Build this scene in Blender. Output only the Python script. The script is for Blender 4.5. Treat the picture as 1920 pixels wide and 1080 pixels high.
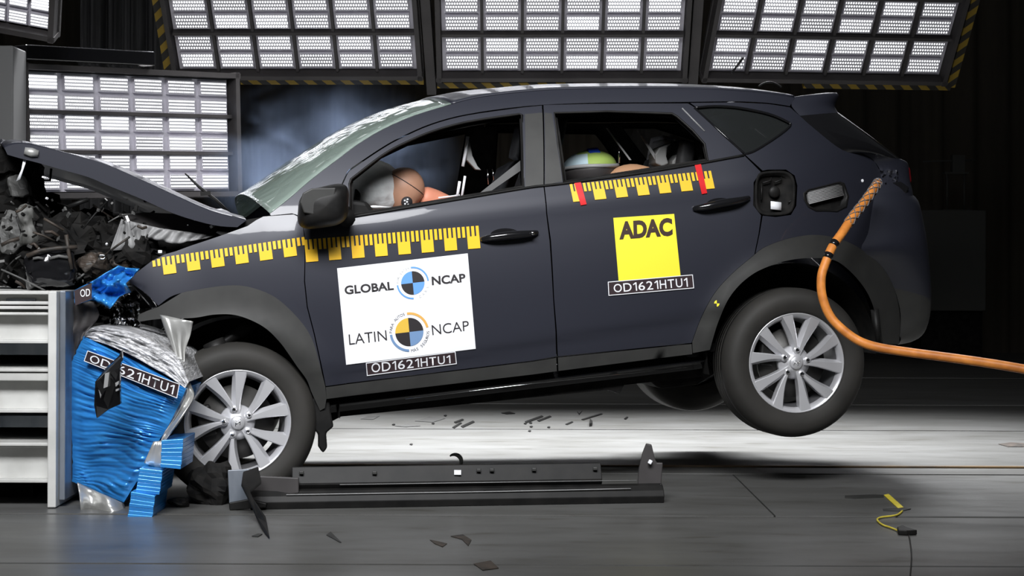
import bpy, bmesh, math, random
from mathutils import Vector, Matrix, noise
from mathutils.geometry import delaunay_2d_cdt
R = math.radians
random.seed(11)
for o in list(bpy.data.objects): bpy.data.objects.remove(o)
SC = bpy.context.scene
COL = SC.collection

# ------------------------------------------------------------------ camera
F, CX, CY, H, ROLL = 3664.0, 960.0, 480.0, 1.08, 0.0036
cam = bpy.data.objects.new('camera', bpy.data.cameras.new('camera')); COL.objects.link(cam)
cam.location = (0, 0, H); cam.rotation_euler = (math.pi/2, -ROLL, 0)
cam.data.sensor_width = 36; cam.data.lens = 36*F/1920; cam.data.shift_y = -60/1920
cam.data.clip_end = 200
SC.camera = cam

# ------------------------------------------------------------------ world, lights, exposure
wd = bpy.data.worlds.new('hall_dark'); SC.world = wd; wd.use_nodes = True
wd.node_tree.nodes['Background'].inputs[0].default_value = (0.9, 0.95, 1, 1)
wd.node_tree.nodes['Background'].inputs[1].default_value = 0.026
vs = SC.view_settings
SC.display_settings.display_device = 'sRGB'
vs.view_transform = 'Standard'; vs.look = 'None'; vs.exposure = 0.0; vs.gamma = 1; vs.use_curve_mapping = False
def area_lamp(name, loc, target, sx, sy, power, spread=180, col=(0.97, 0.98, 1.0)):
    l = bpy.data.lights.new(name, 'AREA'); l.shape = 'RECTANGLE'; l.size = sx; l.size_y = sy
    l.energy = power; l.color = col; l.spread = R(spread)
    o = bpy.data.objects.new(name, l); COL.objects.link(o); o.location = loc
    o.rotation_euler = (Vector(target)-Vector(loc)).to_track_quat('-Z', 'Y').to_euler()
    return o
# the hall's overhead lamp bank on the camera's side of the track
for lx in (-2.5, -0.9, 0.7):
    area_lamp('unseen_overhead_lamp', (lx, 2.6, 5.6), (lx*0.75+.1, 8.6, 1.1), 1.9, 1.9, 45, 56)
for lx in (-3.2, -2.1, -0.9, 0.2, 1.4, 2.5):  # unseen lamps added above the hanging panels to brighten floor and roof edge
    area_lamp('unseen_overhead_lamp', (lx, 12.3, 3.75), (lx*.92, 11.2, 0.0), .92, .8, 100, 80)

# ------------------------------------------------------------------ helpers: pixels to places
def ray(px, py):
    u, v = px-CX, py-CY
    return Vector(((u+v*ROLL)/F, 1.0, -(v-u*ROLL)/F))
def W(px, py, Y):
    d = ray(px, py); return Vector((d.x*Y, Y, H+d.z*Y))
def onfloor(px, py, z=0.0):
    d = ray(px, py); t = (z-H)/d.z
    return Vector((d.x*t, t, z))

YAW, PITCH = R(12.0), R(6.3)
ex = Vector((math.cos(YAW)*math.cos(PITCH), math.sin(YAW)*math.cos(PITCH), math.sin(PITCH)))
ey = Vector((-math.sin(YAW), math.cos(YAW), 0))
ez = ex.cross(ey)
ORG = W(446, 792, 8.6)
CARM = Matrix(((ex.x, ey.x, ez.x, ORG.x), (ex.y, ey.y, ez.y, ORG.y), (ex.z, ey.z, ez.z, ORG.z), (0, 0, 0, 1)))
CARI = CARM.inverted()
CW = 1.84                                           # car width
O_L = CARI @ Vector((0, 0, H)); ROTI = CARI.to_3x3()
def L(px, py, c):                                   # a pixel on the car's lengthwise plane y = c
    d = ROTI @ ray(px, py); t = (c-O_L.y)/d.y
    return O_L+d*t
ZT = [(-.45, .16), (-.25, .11), (0, .055), (.15, .022), (.35, .002), (.55, -.004), (.75, .010), (.88, .040), (1.0, .085), (1.15, .155), (1.28, .228), (1.38, .300), (1.5, .40), (1.7, .55)]
def spl(tab, z):
    n = len(tab)
    if z <= tab[0][0]: return tab[0][1]
    if z >= tab[-1][0]: return tab[-1][1]
    for i in range(n-1):
        if z <= tab[i+1][0]: break
    (x0, y0), (x1, y1) = tab[i], tab[i+1]
    m0 = (y1-tab[i-1][1])/(x1-tab[i-1][0]) if i > 0 else (y1-y0)/(x1-x0)
    m1 = (tab[i+2][1]-y0)/(tab[i+2][0]-x0) if i+2 < n else (y1-y0)/(x1-x0)
    h = x1-x0; t = (z-x0)/h
    return (2*t**3-3*t*t+1)*y0+(t**3-2*t*t+t)*h*m0+(-2*t**3+3*t*t)*y1+(t**3-t*t)*h*m1
def S(x, z):                                        # the body side
    y = spl(ZT, z)
    if x > 2.35: y += .26*((x-2.35)/.85)**2.4
    if x < .1: y += .10*((.1-x)/.7)**2+.012*math.sin(x*13+z*4)*min(1, (.1-x)*3)
    if .2 < x < 2.9:
        e = min(1, (x-.2)/.3, (2.9-x)/.4)
        zc = .80+.012*x
        y += e*(-.008*math.exp(-((z-zc)/.06)**2))
        zl = .17+.05*max(0, x-1.0)
        y += e*(.012/(1+math.exp((z-zl)/.012)))
    for wx in (0.0, 2.62):                          # flared arches
        r = math.hypot(x-wx, z+.02)
        y += -.022*math.exp(-((r-.43)/.07)**2)
    return y
def LS(px, py, off=0.0):
    c = 0.05
    for _ in range(14):
        p = L(px, py, c); c = .5*c+.5*(S(p.x, p.z)+off)
    p = L(px, py, c); return Vector((p.x, S(p.x, p.z)+off, p.z))
def cr(pts, n=6):                                   # smooth open curve through points
    out = []
    for i in range(len(pts)-1):
        p0 = pts[max(0, i-1)]; p1 = pts[i]; p2 = pts[i+1]; p3 = pts[min(len(pts)-1, i+2)]
        for k in range(n):
            t = k/n
            out.append(tuple(.5*((2*b)+(c-a)*t+(2*a-5*b+4*c-d)*t*t+(-a+3*b-3*c+d)*t**3) for a, b, c, d in zip(p0, p1, p2, p3)))
    out.append(tuple(pts[-1])); return out

# ------------------------------------------------------------------ helpers: materials
def mat(name, col, rough=.5, metal=0, coat=0, spec=.5, emit=None, estr=0, trans=0, alpha=1, ior=1.45):
    m = bpy.data.materials.new(name); m.use_nodes = True
    b = m.node_tree.nodes['Principled BSDF']
    b.inputs['Base Color'].default_value = (*col, 1); b.inputs['Roughness'].default_value = rough
    b.inputs['Metallic'].default_value = metal; b.inputs['Coat Weight'].default_value = coat
    b.inputs['Coat Roughness'].default_value = .04; b.inputs['Specular IOR Level'].default_value = spec
    b.inputs['Transmission Weight'].default_value = trans; b.inputs['IOR'].default_value = ior
    b.inputs['Alpha'].default_value = alpha
    if emit: b.inputs['Emission Color'].default_value = (*emit, 1); b.inputs['Emission Strength'].default_value = estr
    return m
def nd(m, t, **k):
    n = m.node_tree.nodes.new(t)
    for a, v in k.items():
        if a.startswith('i_'): n.inputs[a[2:].replace('_', ' ')].default_value = v
        else: setattr(n, a, v)
    return n
def lk(m, a, b): m.node_tree.links.new(a, b)
def mottle(m, cols, scale=4, detail=6, rough=None, stretch=(1, 1, 1), pos=(.35, .65), bump=0, bscale=None):
    """noise variation of base colour (and roughness / bump) in object coordinates"""
    b = m.node_tree.nodes['Principled BSDF']
    tc = nd(m, 'ShaderNodeTexCoord'); mp = nd(m, 'ShaderNodeMapping'); mp.inputs['Scale'].default_value = stretch
    lk(m, tc.outputs['Object'], mp.inputs['Vector'])
    n = nd(m, 'ShaderNodeTexNoise'); n.inputs['Scale'].default_value = scale; n.inputs['Detail'].default_value = detail
    lk(m, mp.outputs[0], n.inputs['Vector'])
    r = nd(m, 'ShaderNodeValToRGB'); r.color_ramp.elements[0].position = pos[0]; r.color_ramp.elements[1].position = pos[1]
    r.color_ramp.elements[0].color = (*cols[0], 1); r.color_ramp.elements[1].color = (*cols[1], 1)
    lk(m, n.outputs['Fac'], r.inputs[0]); lk(m, r.outputs[0], b.inputs['Base Color'])
    if rough:
        q = nd(m, 'ShaderNodeMapRange'); q.inputs['From Min'].default_value = .3; q.inputs['From Max'].default_value = .7
        q.inputs['To Min'].default_value = rough[0]; q.inputs['To Max'].default_value = rough[1]
        lk(m, n.outputs['Fac'], q.inputs[0]); lk(m, q.outputs[0], b.inputs['Roughness'])
    if bump:
        n2 = nd(m, 'ShaderNodeTexNoise'); n2.inputs['Scale'].default_value = bscale or scale*3; n2.inputs['Detail'].default_value = 4
        lk(m, mp.outputs[0], n2.inputs['Vector'])
        bp = nd(m, 'ShaderNodeBump'); bp.inputs['Strength'].default_value = bump; bp.inputs['Distance'].default_value = .02
        lk(m, n2.outputs['Fac'], bp.inputs['Height']); lk(m, bp.outputs[0], b.inputs['Normal'])
    return m
M = {}
M['paint'] = mat('navy_paint', (.022, .0235, .034), .45, .15, .4)
M['clad'] = mottle(mat('grey_plastic', (.03, .03, .029), .55), ((.026, .026, .025), (.034, .034, .032)), 9)
M['black'] = mottle(mat('black_plastic', (.012, .012, .012), .5, 0, 0, .25), ((.006, .006, .006), (.012, .0115, .011)), 12)
M['gloss'] = mat('gloss_black', (.008, .008, .009), .15, 0, .6)
M['matte'] = mottle(mat('matte_black', (.01, .01, .01), .8, 0, 0, .2), ((.006, .006, .006), (.016, .015, .014)), 18)
M['rubber'] = mottle(mat('rubber', (.02, .019, .017), .7), ((.018, .017, .015), (.027, .025, .022)), 5)
M['alloy'] = mat('alloy', (.62, .62, .64), .34, .5, .2)
M['alloy_dark'] = mat('alloy_inner', (.20, .20, .21), .45, .7)
M['steel'] = mottle(mat('raw_steel', (.3, .3, .3), .4, .8), ((.18, .18, .18), (.36, .35, .34)), 7)
M['chrome'] = mat('chrome', (.75, .75, .76), .12, 1)
M['glass'] = mat('tinted_glass', (.02, .022, .022), .03, 0, 0, .5, alpha=.78)
M['shield'] = mat('windscreen_glass', (.24, .30, .265), .06, 0, .5, .6, alpha=.8)
def crack(m):
    b = m.node_tree.nodes['Principled BSDF']
    tc = nd(m, 'ShaderNodeTexCoord'); v = nd(m, 'ShaderNodeTexVoronoi', feature='DISTANCE_TO_EDGE'); v.inputs['Scale'].default_value = 9
    lk(m, tc.outputs['Object'], v.inputs['Vector'])
    bp = nd(m, 'ShaderNodeBump'); bp.inputs['Strength'].default_value = .35; bp.inputs['Distance'].default_value = .01
    lk(m, v.outputs[0], bp.inputs['Height']); lk(m, bp.outputs[0], b.inputs['Normal']); lk(m, bp.outputs[0], b.inputs['Coat Normal'])
crack(M['shield'])
M['yellow'] = mat('yellow_vinyl', (.85, .50, .02), .4)
M['lemon'] = mat('lemon_vinyl', (.92, .80, .05), .4)
M['red'] = mat('red_tape', (.62, .012, .015), .35)
M['white'] = mat('white_paper', (.82, .83, .86), .5)
M['ink'] = mat('black_ink', (.025, .022, .024), .5)
M['brownink'] = mat('brown_ink', (.045, .025, .018), .5)
M['paleink'] = mat('pale_ink', (.55, .56, .55), .5)
M['grey_ink'] = mat('grey_ink', (.17, .17, .18), .5)
M['sky_ink'] = mat('light_blue_ink', (.13, .33, .72), .5)
M['steel_ink'] = mat('steel_blue_ink', (.16, .27, .46), .5)
M['gold_ink'] = mat('gold_ink', (.70, .45, .06), .5)
M['ochre_ink'] = mat('ochre_ink', (.72, .40, .10), .5)
M['strip'] = mat('dark_label', (.035, .022, .025), .5)
M['blue'] = mottle(mat('blue_foil', (.025, .20, .56), .28, .3, .3), ((.025, .20, .56), (.045, .30, .74)), 6, stretch=(1, 1, 4))
M['alu'] = mottle(mat('crushed_aluminium', (.75, .75, .76), .35, .45), ((.50, .50, .51), (.93, .93, .95)), 14, 8, stretch=(1, 1, 5), bump=.9, bscale=30)
M['sheet'] = mottle(mat('sheet_aluminium', (.5, .5, .49), .38, .55), ((.40, .40, .39), (.55, .55, .53)), 4)
M['whitesteel'] = mottle(mat('white_painted_steel', (.58, .58, .56), .45), ((.47, .47, .45), (.62, .62, .60)), 5, 8, pos=(.3, .6))
M['greysteel'] = mottle(mat('scuffed_grey_steel', (.20, .22, .25), .4, .3), ((.13, .15, .18), (.27, .29, .32)), 6, 8, stretch=(1, 1, .4))
M['seat'] = mottle(mat('seat_fabric', (.02, .02, .021), .7), ((.015, .015, .016), (.028, .028, .029)), 30)
M['trim'] = mat('grey_trim', (.25, .25, .25), .5)
M['rust'] = mottle(mat('grimy_metal', (.03, .025, .02), .6), ((.015, .014, .012), (.06, .045, .035)), 20)
M['trim_dark'] = mottle(mat('dusty_plastic', (.1, .1, .1), .6), ((.06, .06, .06), (.13, .13, .125)), 9)
M['dusty'] = mottle(mat('grey_bottle', (.16, .16, .15), .6), ((.06, .06, .055), (.22, .22, .21)), 14)
M['flake'] = mat('grey_flake', (.06, .06, .058), .6)
M['headgrey'] = mat('headrest_grey', (.18, .18, .175), .6)
M['disc'] = mat('brake_iron', (.06, .058, .055), .45, .4)
M['belt'] = mat('belt_webbing', (.12, .12, .12), .6)
M['bag'] = mottle(mat('airbag_fabric', (.75, .76, .76), .8), ((.55, .57, .57), (.85, .86, .86)), 5, 5, bump=.6, bscale=12)
M['skin'] = mottle(mat('dummy_vinyl', (.42, .22, .14), .5), ((.36, .19, .12), (.46, .25, .165)), 8)
M['pink'] = mat('dummy_neck', (.62, .24, .15), .55)
M['orange'] = mottle(mat('orange_hose', (.72, .24, .04), .5), ((.52, .17, .03), (.80, .29, .055)), 14)
M['tailred'] = mat('tail_lamp_red', (.10, .004, .006), .2, 0, .6)
M['curtain'] = mottle(mat('grey_drape', (.13, .13, .135), .85), ((.03, .03, .031), (.085, .085, .088)), 3, stretch=(3, 3, .2))
M['wall'] = mottle(mat('black_wall', (.10, .085, .062), .9), ((.085, .072, .054), (.125, .106, .08)), 1.2, stretch=(2, 2, .3))
M['pillar'] = mat('pale_grey_panel', (.12, .12, .12), .6)
M['darkframe'] = mottle(mat('dark_frame', (.045, .042, .042), .55), ((.035, .032, .032), (.055, .05, .05)), 3)
M['housing'] = mat('lamp_housing', (.62, .60, .66), .5, 0)
M['cab'] = mat('grey_cabinet', (.10, .10, .09), .7)
M['green'] = mat('green_fabric', (.26, .36, .08), .7)
M['bluecloth'] = mat('blue_fabric', (.01, .05, .45), .6)
M['pale'] = mat('pale_blue_fabric', (.35, .45, .5), .7)
M['tan'] = mat('tan_cloth', (.40, .22, .12), .7)
M['ytape'] = mottle(mat('yellow_tape', (.70, .58, .05), .5), ((.6, .48, .04), (.75, .63, .07)), 20)

def hazard(name):
    m = mat(name, (.02, .02, .02), .6); b = m.node_tree.nodes['Principled BSDF']
    uv = nd(m, 'ShaderNodeUVMap'); sp = nd(m, 'ShaderNodeSeparateXYZ'); lk(m, uv.outputs[0], sp.inputs[0])
    a = nd(m, 'ShaderNodeMath', operation='ADD'); lk(m, sp.outputs[0], a.inputs[0]); lk(m, sp.outputs[1], a.inputs[1])
    f = nd(m, 'ShaderNodeMath', operation='FRACT'); lk(m, a.outputs[0], f.inputs[0])
    g = nd(m, 'ShaderNodeMath', operation='GREATER_THAN'); lk(m, f.outputs[0], g.inputs[0]); g.inputs[1].default_value = .5
    mx = nd(m, 'ShaderNodeMix', data_type='RGBA'); mx.inputs['A'].default_value = (.02, .018, .015, 1); mx.inputs['B'].default_value = (.26, .17, .015, 1)
    lk(m, g.outputs[0], mx.inputs['Factor']); lk(m, mx.outputs['Result'], b.inputs['Base Color'])
    return m
M['hazard'] = hazard('hazard_tape')

def led_mat(name, nu, nv, strength, low, beam_exp, gain):
    m = bpy.data.materials.new(name); m.use_nodes = True; nt = m.node_tree; nt.nodes.clear()
    out = nd(m, 'ShaderNodeOutputMaterial'); em = nd(m, 'ShaderNodeEmission'); lk(m, em.outputs[0], out.inputs[0])
    uv = nd(m, 'ShaderNodeUVMap'); sp = nd(m, 'ShaderNodeSeparateXYZ'); lk(m, uv.outputs[0], sp.inputs[0])
    def mth(op, a, b=None):
        n = nd(m, 'ShaderNodeMath', operation=op)
        for i, v in enumerate((a, b)):
            if v is None: continue
            if isinstance(v, (int, float)): n.inputs[i].default_value = v
            else: lk(m, v, n.inputs[i])
        return n.outputs[0]
    v = mth('MULTIPLY', sp.outputs[1], nv); row = mth('FLOOR', v); fv = mth('SUBTRACT', mth('FRACT', v), .5)
    u = mth('ADD', mth('MULTIPLY', sp.outputs[0], nu), mth('MULTIPLY', row, .5)); fu = mth('SUBTRACT', mth('FRACT', u), .5)
    d = mth('ADD', mth('MULTIPLY', mth('MULTIPLY', fu, fu), 1.0), mth('MULTIPLY', mth('MULTIPLY', fv, fv), 1.25))
    dot = nd(m, 'ShaderNodeMapRange', interpolation_type='SMOOTHSTEP'); lk(m, d, dot.inputs[0])
    dot.inputs['From Min'].default_value = .13; dot.inputs['From Max'].default_value = .03
    dot.inputs['To Min'].default_value = low; dot.inputs['To Max'].default_value = strength  # low adds a faint glow between dots, painted in for bloom
    oi = nd(m, 'ShaderNodeObjectInfo'); rr = mth('ADD', mth('MULTIPLY', mth('POWER', oi.outputs['Random'], 3.0), .9), .75)
    ge = nd(m, 'ShaderNodeNewGeometry'); dt = nd(m, 'ShaderNodeVectorMath', operation='DOT_PRODUCT')   # lensed diodes throw most light straight ahead
    lk(m, ge.outputs['Normal'], dt.inputs[0]); lk(m, ge.outputs['Incoming'], dt.inputs[1])
    beam = mth('MULTIPLY', mth('POWER', mth('MAXIMUM', dt.outputs['Value'], 0.0), beam_exp), gain)
    lk(m, mth('MULTIPLY', mth('MULTIPLY', dot.outputs[0], rr), beam), em.inputs['Strength']); em.inputs['Color'].default_value = (.93, .94, 1, 1)
    return m
M['led'] = led_mat('led_dots', 12, 4, 6, .32, 9.0, 4.8)
M['led_side'] = led_mat('led_rows', 17, 4, 5, .30, 5.0, 3.6)

# ------------------------------------------------------------------ helpers: meshes
class MB:
    def __init__(s): s.v = []; s.f = []; s.m = []; s.uv = {}; s.flat = set(); s.n = {}
    def add(s, vs, fs, m=0, flat=False):
        b = len(s.v); s.v += [tuple(p) for p in vs]
        for f in fs:
            if flat: s.flat.add(len(s.f))
            s.f.append(tuple(b+i for i in f)); s.m.append(m)
        return b
    def box(s, c, d, m=0, rot=None):
        c = Vector(c); h = Vector(d)/2; vs = []
        for sx in (-1, 1):
            for sy in (-1, 1):
                for sz in (-1, 1):
                    p = Vector((sx*h.x, sy*h.y, sz*h.z)); p = rot @ p if rot else p; vs.append(c+p)
        s.add(vs, [(0, 1, 3, 2), (4, 6, 7, 5), (0, 4, 5, 1), (2, 3, 7, 6), (0, 2, 6, 4), (1, 5, 7, 3)], m, True)
    def hexa(s, a, b, m=0):                         # two quads a, b in the same order
        s.add(list(a)+list(b), [(0, 1, 2, 3), (7, 6, 5, 4), (0, 4, 5, 1), (1, 5, 6, 2), (2, 6, 7, 3), (3, 7, 4, 0)], m, True)
    def prism(s, poly, off, m=0):                   # extrude polygon by vector
        n = len(poly); off = Vector(off); a = [Vector(p) for p in poly]; b = [p+off for p in a]
        s.add(a+b, [tuple(range(n)), tuple(range(2*n-1, n-1, -1))]+[(i, n+i, n+(i+1) % n, (i+1) % n) for i in range(n)], m, True)
    def tube(s, path, r, m=0, seg=10, cap=True):
        path = [Vector(p) for p in path]; n = len(path); vs = []
        rr = r if isinstance(r, (list, tuple)) else [r]*n
        up = None
        for i, p in enumerate(path):
            t = (path[min(i+1, n-1)]-path[max(i-1, 0)])
            t = t.normalized() if t.length > 1e-9 else Vector((0, 0, 1))
            if up is None:
                up = Vector((0, 0, 1)) if abs(t.z) < .9 else Vector((1, 0, 0))
            up = (up-t*up.dot(t)).normalized(); sd = t.cross(up)
            for k in range(seg):
                a = 2*math.pi*k/seg; vs.append(p+(up*math.cos(a)+sd*math.sin(a))*rr[i])
        fs = [(i*seg+k, i*seg+(k+1) % seg, (i+1)*seg+(k+1) % seg, (i+1)*seg+k) for i in range(n-1) for k in range(seg)]
        b = s.add(vs, fs, m)
        if cap:
            s.f.append(tuple(b+k for k in range(seg-1, -1, -1))); s.m.append(m); s.f.append(tuple(b+(n-1)*seg+k for k in range(seg))); s.m.append(m)
    def lathe(s, prof, m=0, seg=64, close=False):   # prof (r, y) round the y axis
        n = len(prof); vs = []
        for k in range(seg):
            a = 2*math.pi*k/seg
            vs += [(r*math.cos(a), y, r*math.sin(a)) for r, y in prof]
        rg = n if close else n-1
        fs = [(k*n+i, k*n+(i+1) % n, ((k+1) % seg)*n+(i+1) % n, ((k+1) % seg)*n+i) for k in range(seg) for i in range(rg)]
        s.add(vs, fs, m)
    def grid(s, fn, nu, nv, m=0, flip=False):
        vs = [fn(i/nu, j/nv) for j in range(nv+1) for i in range(nu+1)]; w = nu+1
        fs = [(j*w+i, j*w+i+1, (j+1)*w+i+1, (j+1)*w+i) for j in range(nv) for i in range(nu)]
        if flip: fs = [f[::-1] for f in fs]
        return s.add(vs, fs, m)
    def ball(s, c, r, m=0, nu=20, nv=12, rot=None):
        c = Vector(c); r = Vector((r, r, r)) if isinstance(r, (int, float)) else Vector(r)
        def fn(u, v):
            a = 2*math.pi*u; b = math.pi*v
            p = Vector((r.x*math.sin(b)*math.cos(a), r.y*math.sin(b)*math.sin(a), r.z*math.cos(b)))
            return c+(rot @ p if rot else p)
        s.grid(fn, nu, nv, m)
def build(name, mb, mats, parent=None, smooth=True, bevel=0, sub=0, recalc=True, normals=None, weld=False, solid=0):
    me = bpy.data.meshes.new(name); me.from_pydata(mb.v, [], mb.f); me.update()
    mats = mats if isinstance(mats, (list, tuple)) else [mats]
    for m in mats: me.materials.append(M[m] if isinstance(m, str) else m)
    for i, p in enumerate(me.polygons):
        p.material_index = mb.m[i]; p.use_smooth = smooth and i not in mb.flat
    if recalc:
        b = bmesh.new(); b.from_mesh(me)
        if weld: bmesh.ops.remove_doubles(b, verts=b.verts, dist=1e-5)
        bmesh.ops.recalc_face_normals(b, faces=b.faces); b.to_mesh(me); b.free()
    if normals: me.normals_split_custom_set_from_vertices(normals)
    o = bpy.data.objects.new(name, me); COL.objects.link(o)
    if parent is not None: o.parent = parent
    if solid:
        md = o.modifiers.new('thickness', 'SOLIDIFY'); md.thickness = solid; md.offset = 0
    if bevel:
        md = o.modifiers.new('bevel', 'BEVEL'); md.width = bevel; md.segments = 2; md.limit_method = 'ANGLE'; md.angle_limit = R(40)
    if sub:
        md = o.modifiers.new('subdivision', 'SUBSURF'); md.levels = sub; md.render_levels = sub
    return o
def tag(o, label, cat, group=None, kind=None):
    if label: o['label'] = label
    if cat: o['category'] = cat
    if group: o['group'] = group
    if kind: o['kind'] = kind
    return o
def struct(o): o['kind'] = 'structure'; return o
def thing(name, loc, label, cat, group=None, mtx=None):
    o = bpy.data.objects.new(name, None); COL.objects.link(o); o.empty_display_size = .1
    if mtx is not None: o.matrix_world = mtx
    else: o.location = loc
    return tag(o, label, cat, group)
def inside(p, poly):
    x, y = p; c = False; n = len(poly); j = n-1
    for i in range(n):
        xi, yi = poly[i]; xj, yj = poly[j]
        if (yi > y) != (yj > y) and x < (xj-xi)*(y-yi)/(yj-yi)+xi: c = not c
        j = i
    return c
def dens(poly, step):
    out = []
    for i in range(len(poly)):
        a = Vector(poly[i]); b = Vector(poly[(i+1) % len(poly)]); n = max(1, int((b-a).length/step))
        out += [tuple(a.lerp(b, k/n)) for k in range(n)]
    return out
def tri2d(outline, holes=(), step=.04):
    """triangles over an outline with holes, with inner grid points: (points, tris, boundary loops)"""
    loops = [dens(outline, step)]+[dens(h, step) for h in holes]
    pts = []; edges = []
    for lp in loops:
        b = len(pts); pts += lp; edges += [(b+i, b+(i+1) % len(lp)) for i in range(len(lp))]
    bnd = [Vector(p) for p in pts]
    xs = [p[0] for p in loops[0]]; zs = [p[1] for p in loops[0]]
    z = min(zs)+step/2; r = 0
    while z < max(zs):
        x = min(xs)+(step/2 if r % 2 else step)
        while x < max(xs):
            if inside((x, z), loops[0]) and not any(inside((x, z), h) for h in loops[1:]):
                v = Vector((x, z))
                if min((v-q).length_squared for q in bnd) > (.55*step)**2: pts.append((x, z))
            x += step
        z += step*.87; r += 1
    vs, es, fs, ov, oe, of = delaunay_2d_cdt([Vector(p) for p in pts], edges, [], 0, 1e-6)
    keep = []
    for f in fs:
        c = sum((vs[i] for i in f), Vector((0, 0)))/len(f)
        if inside(c, loops[0]) and not any(inside(c, h) for h in loops[1:]): keep.append(tuple(f))
    return vs, keep
def surf_normal(fn, x, z):
    e = .004; dx = (fn(x+e, z)-fn(x-e, z))/(2*e); dz = (fn(x, z+e)-fn(x, z-e))/(2*e)
    return Vector((dx, -1, dz)).normalized()
def panel(name, outline, mt, parent, holes=(), off=0.0, step=.04, thick=.018, far=False, fn=None, mirror=True, label=None):
    """a body panel: traced outline laid on the body side, with a turned-in rim; mirror adds the far side's panel"""
    fn0 = fn or S
    f = lambda x, z: fn0(x, z)+off
    def tr(px):
        o = []
        for p in px:
            q = LS(p[0], p[1], off) if len(p) == 2 else Vector(p)
            o.append((q.x, q.z))
        return o
    vs, tris = tri2d(tr(outline), [tr(h) for h in holes], step)
    mb = MB(); nrm = []
    P = [Vector((v.x, f(v.x, v.y), v.y)) for v in vs]
    for p in P: mb.v.append(tuple(p)); nrm.append(surf_normal(f, p.x, p.z))
    cnt = {}
    for t in tris:
        a, b, c = (P[i] for i in t)
        if (b-a).cross(c-a).y > 0: t = t[::-1]
        mb.f.append(t); mb.m.append(0)
        for i in range(3):
            e = (t[i], t[(i+1) % 3]); cnt[frozenset(e)] = None if frozenset(e) in cnt else e
    for e in [e for e in cnt.values() if e]:
        a, b = P[e[0]], P[e[1]]; d = Vector((0, thick, 0)); i = len(mb.v)
        mb.v += [tuple(a), tuple(b), tuple(b+d), tuple(a+d)]; mb.f.append((i+1, i, i+3, i+2)); mb.m.append(0)
        n = (b-a).cross(d); n = -n.normalized() if n.length > 0 else Vector((0, -1, 0)); n = -n
        nrm += [n]*4
    o = build(name, mb, mt, parent, recalc=False, normals=nrm)
    if mirror:
        mm = MB(); mm.v = [(x, CW-y, z) for x, y, z in mb.v]; mm.f = [q[::-1] for q in mb.f]; mm.m = mb.m
        build(name, mm, mt, parent, recalc=False, normals=[Vector((n.x, -n.y, n.z)) for n in nrm])
    return o
def text_mesh(body, bold=0.0, spacing=1.0):
    if '1' in body and len(body) > 1:               # codes: set glyph by glyph with a flagged digit one
        vs, fs, x = [], [], 0.0
        for ch in body:
            if ch == '1': v, f = [Vector((.02, .56, 0)), Vector((.20, .70, 0)), Vector((.28, .70, 0)), Vector((.28, 0, 0)), Vector((.195, 0, 0)), Vector((.195, .585, 0)), Vector((.05, .475, 0))], [(0, 1, 5, 6), (1, 2, 3, 4, 5)]
            else:
                v, f = text_mesh(ch, bold)
                sx = .46/(max(q.x for q in v)-min(q.x for q in v)) if ch not in 'OD' else .58/(max(q.x for q in v)-min(q.x for q in v)); zh = .70/(max(q.y for q in v)-min(q.y for q in v)); zm = min(q.y for q in v); xm = min(q.x for q in v)
                v = [Vector(((q.x-xm)*sx, (q.y-zm)*zh, 0)) for q in v]
            b = len(vs); xm = min(q.x for q in v); vs += [Vector((q.x-xm+x, q.y, 0)) for q in v]; fs += [tuple(b+i for i in p) for p in f]
            x += max(q.x for q in v)-xm+.11*spacing
        return vs, fs
    cu = bpy.data.curves.new('text', 'FONT'); cu.body = body; cu.size = 1; cu.offset = bold; cu.space_character = spacing; cu.resolution_u = 4
    o = bpy.data.objects.new('text', cu); COL.objects.link(o)
    bpy.context.view_layer.update()
    me = bpy.data.meshes.new_from_object(o)
    vs = [Vector(v.co) for v in me.vertices]; fs = [tuple(p.vertices) for p in me.polygons]
    bpy.data.objects.remove(o); bpy.data.meshes.remove(me); bpy.data.curves.remove(cu)
    return vs, fs
def bil(q, u, v):
    (a, b, c, d) = [Vector(p) for p in q]
    return a.lerp(b, u).lerp(d.lerp(c, u), v)
def put_text(mb, body, quad, mapper, m=0, bold=0.0, spacing=1.0):
    vs, fs = text_mesh(body, bold, spacing)
    x0 = min(v.x for v in vs); x1 = max(v.x for v in vs); y0 = min(v.y for v in vs); y1 = max(v.y for v in vs)
    mb.add([mapper(*bil(quad, (v.x-x0)/(x1-x0), 1-(v.y-y0)/(y1-y0))) for v in vs], fs, m)
def put_arc_text(mb, body, ctr, r, a0, a1, eu, ev, size, mapper, m=0, inward=False, bold=0):
    n = len(body)
    for i, ch in enumerate(body):
        if ch == ' ': continue
        a = R(a0+(a1-a0)*(i+.5)/n); vs, fs = text_mesh(ch, bold)
        w = max(v.x for v in vs)+min(v.x for v in vs)
        up = Vector((math.cos(a), -math.sin(a))); rt = Vector((math.sin(a), math.cos(a)))
        if inward: up, rt = -up, -rt
        c = Vector((math.cos(a), -math.sin(a)))*r
        pts = []
        for v in vs:
            q = c+rt*(v.x-w/2)*size+up*(v.y-.35)*size
            p = Vector(ctr)+Vector(eu)*q.x+Vector(ev)*q.y; pts.append(mapper(*p))
        mb.add(pts, fs, m)
def quad_decal(name, quad, mapper, mt, parent, n=8):
    mb = MB(); mb.grid(lambda u, v: mapper(*bil(quad, u, v)), n, n)
    return build(name, mb, mt, parent)
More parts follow.
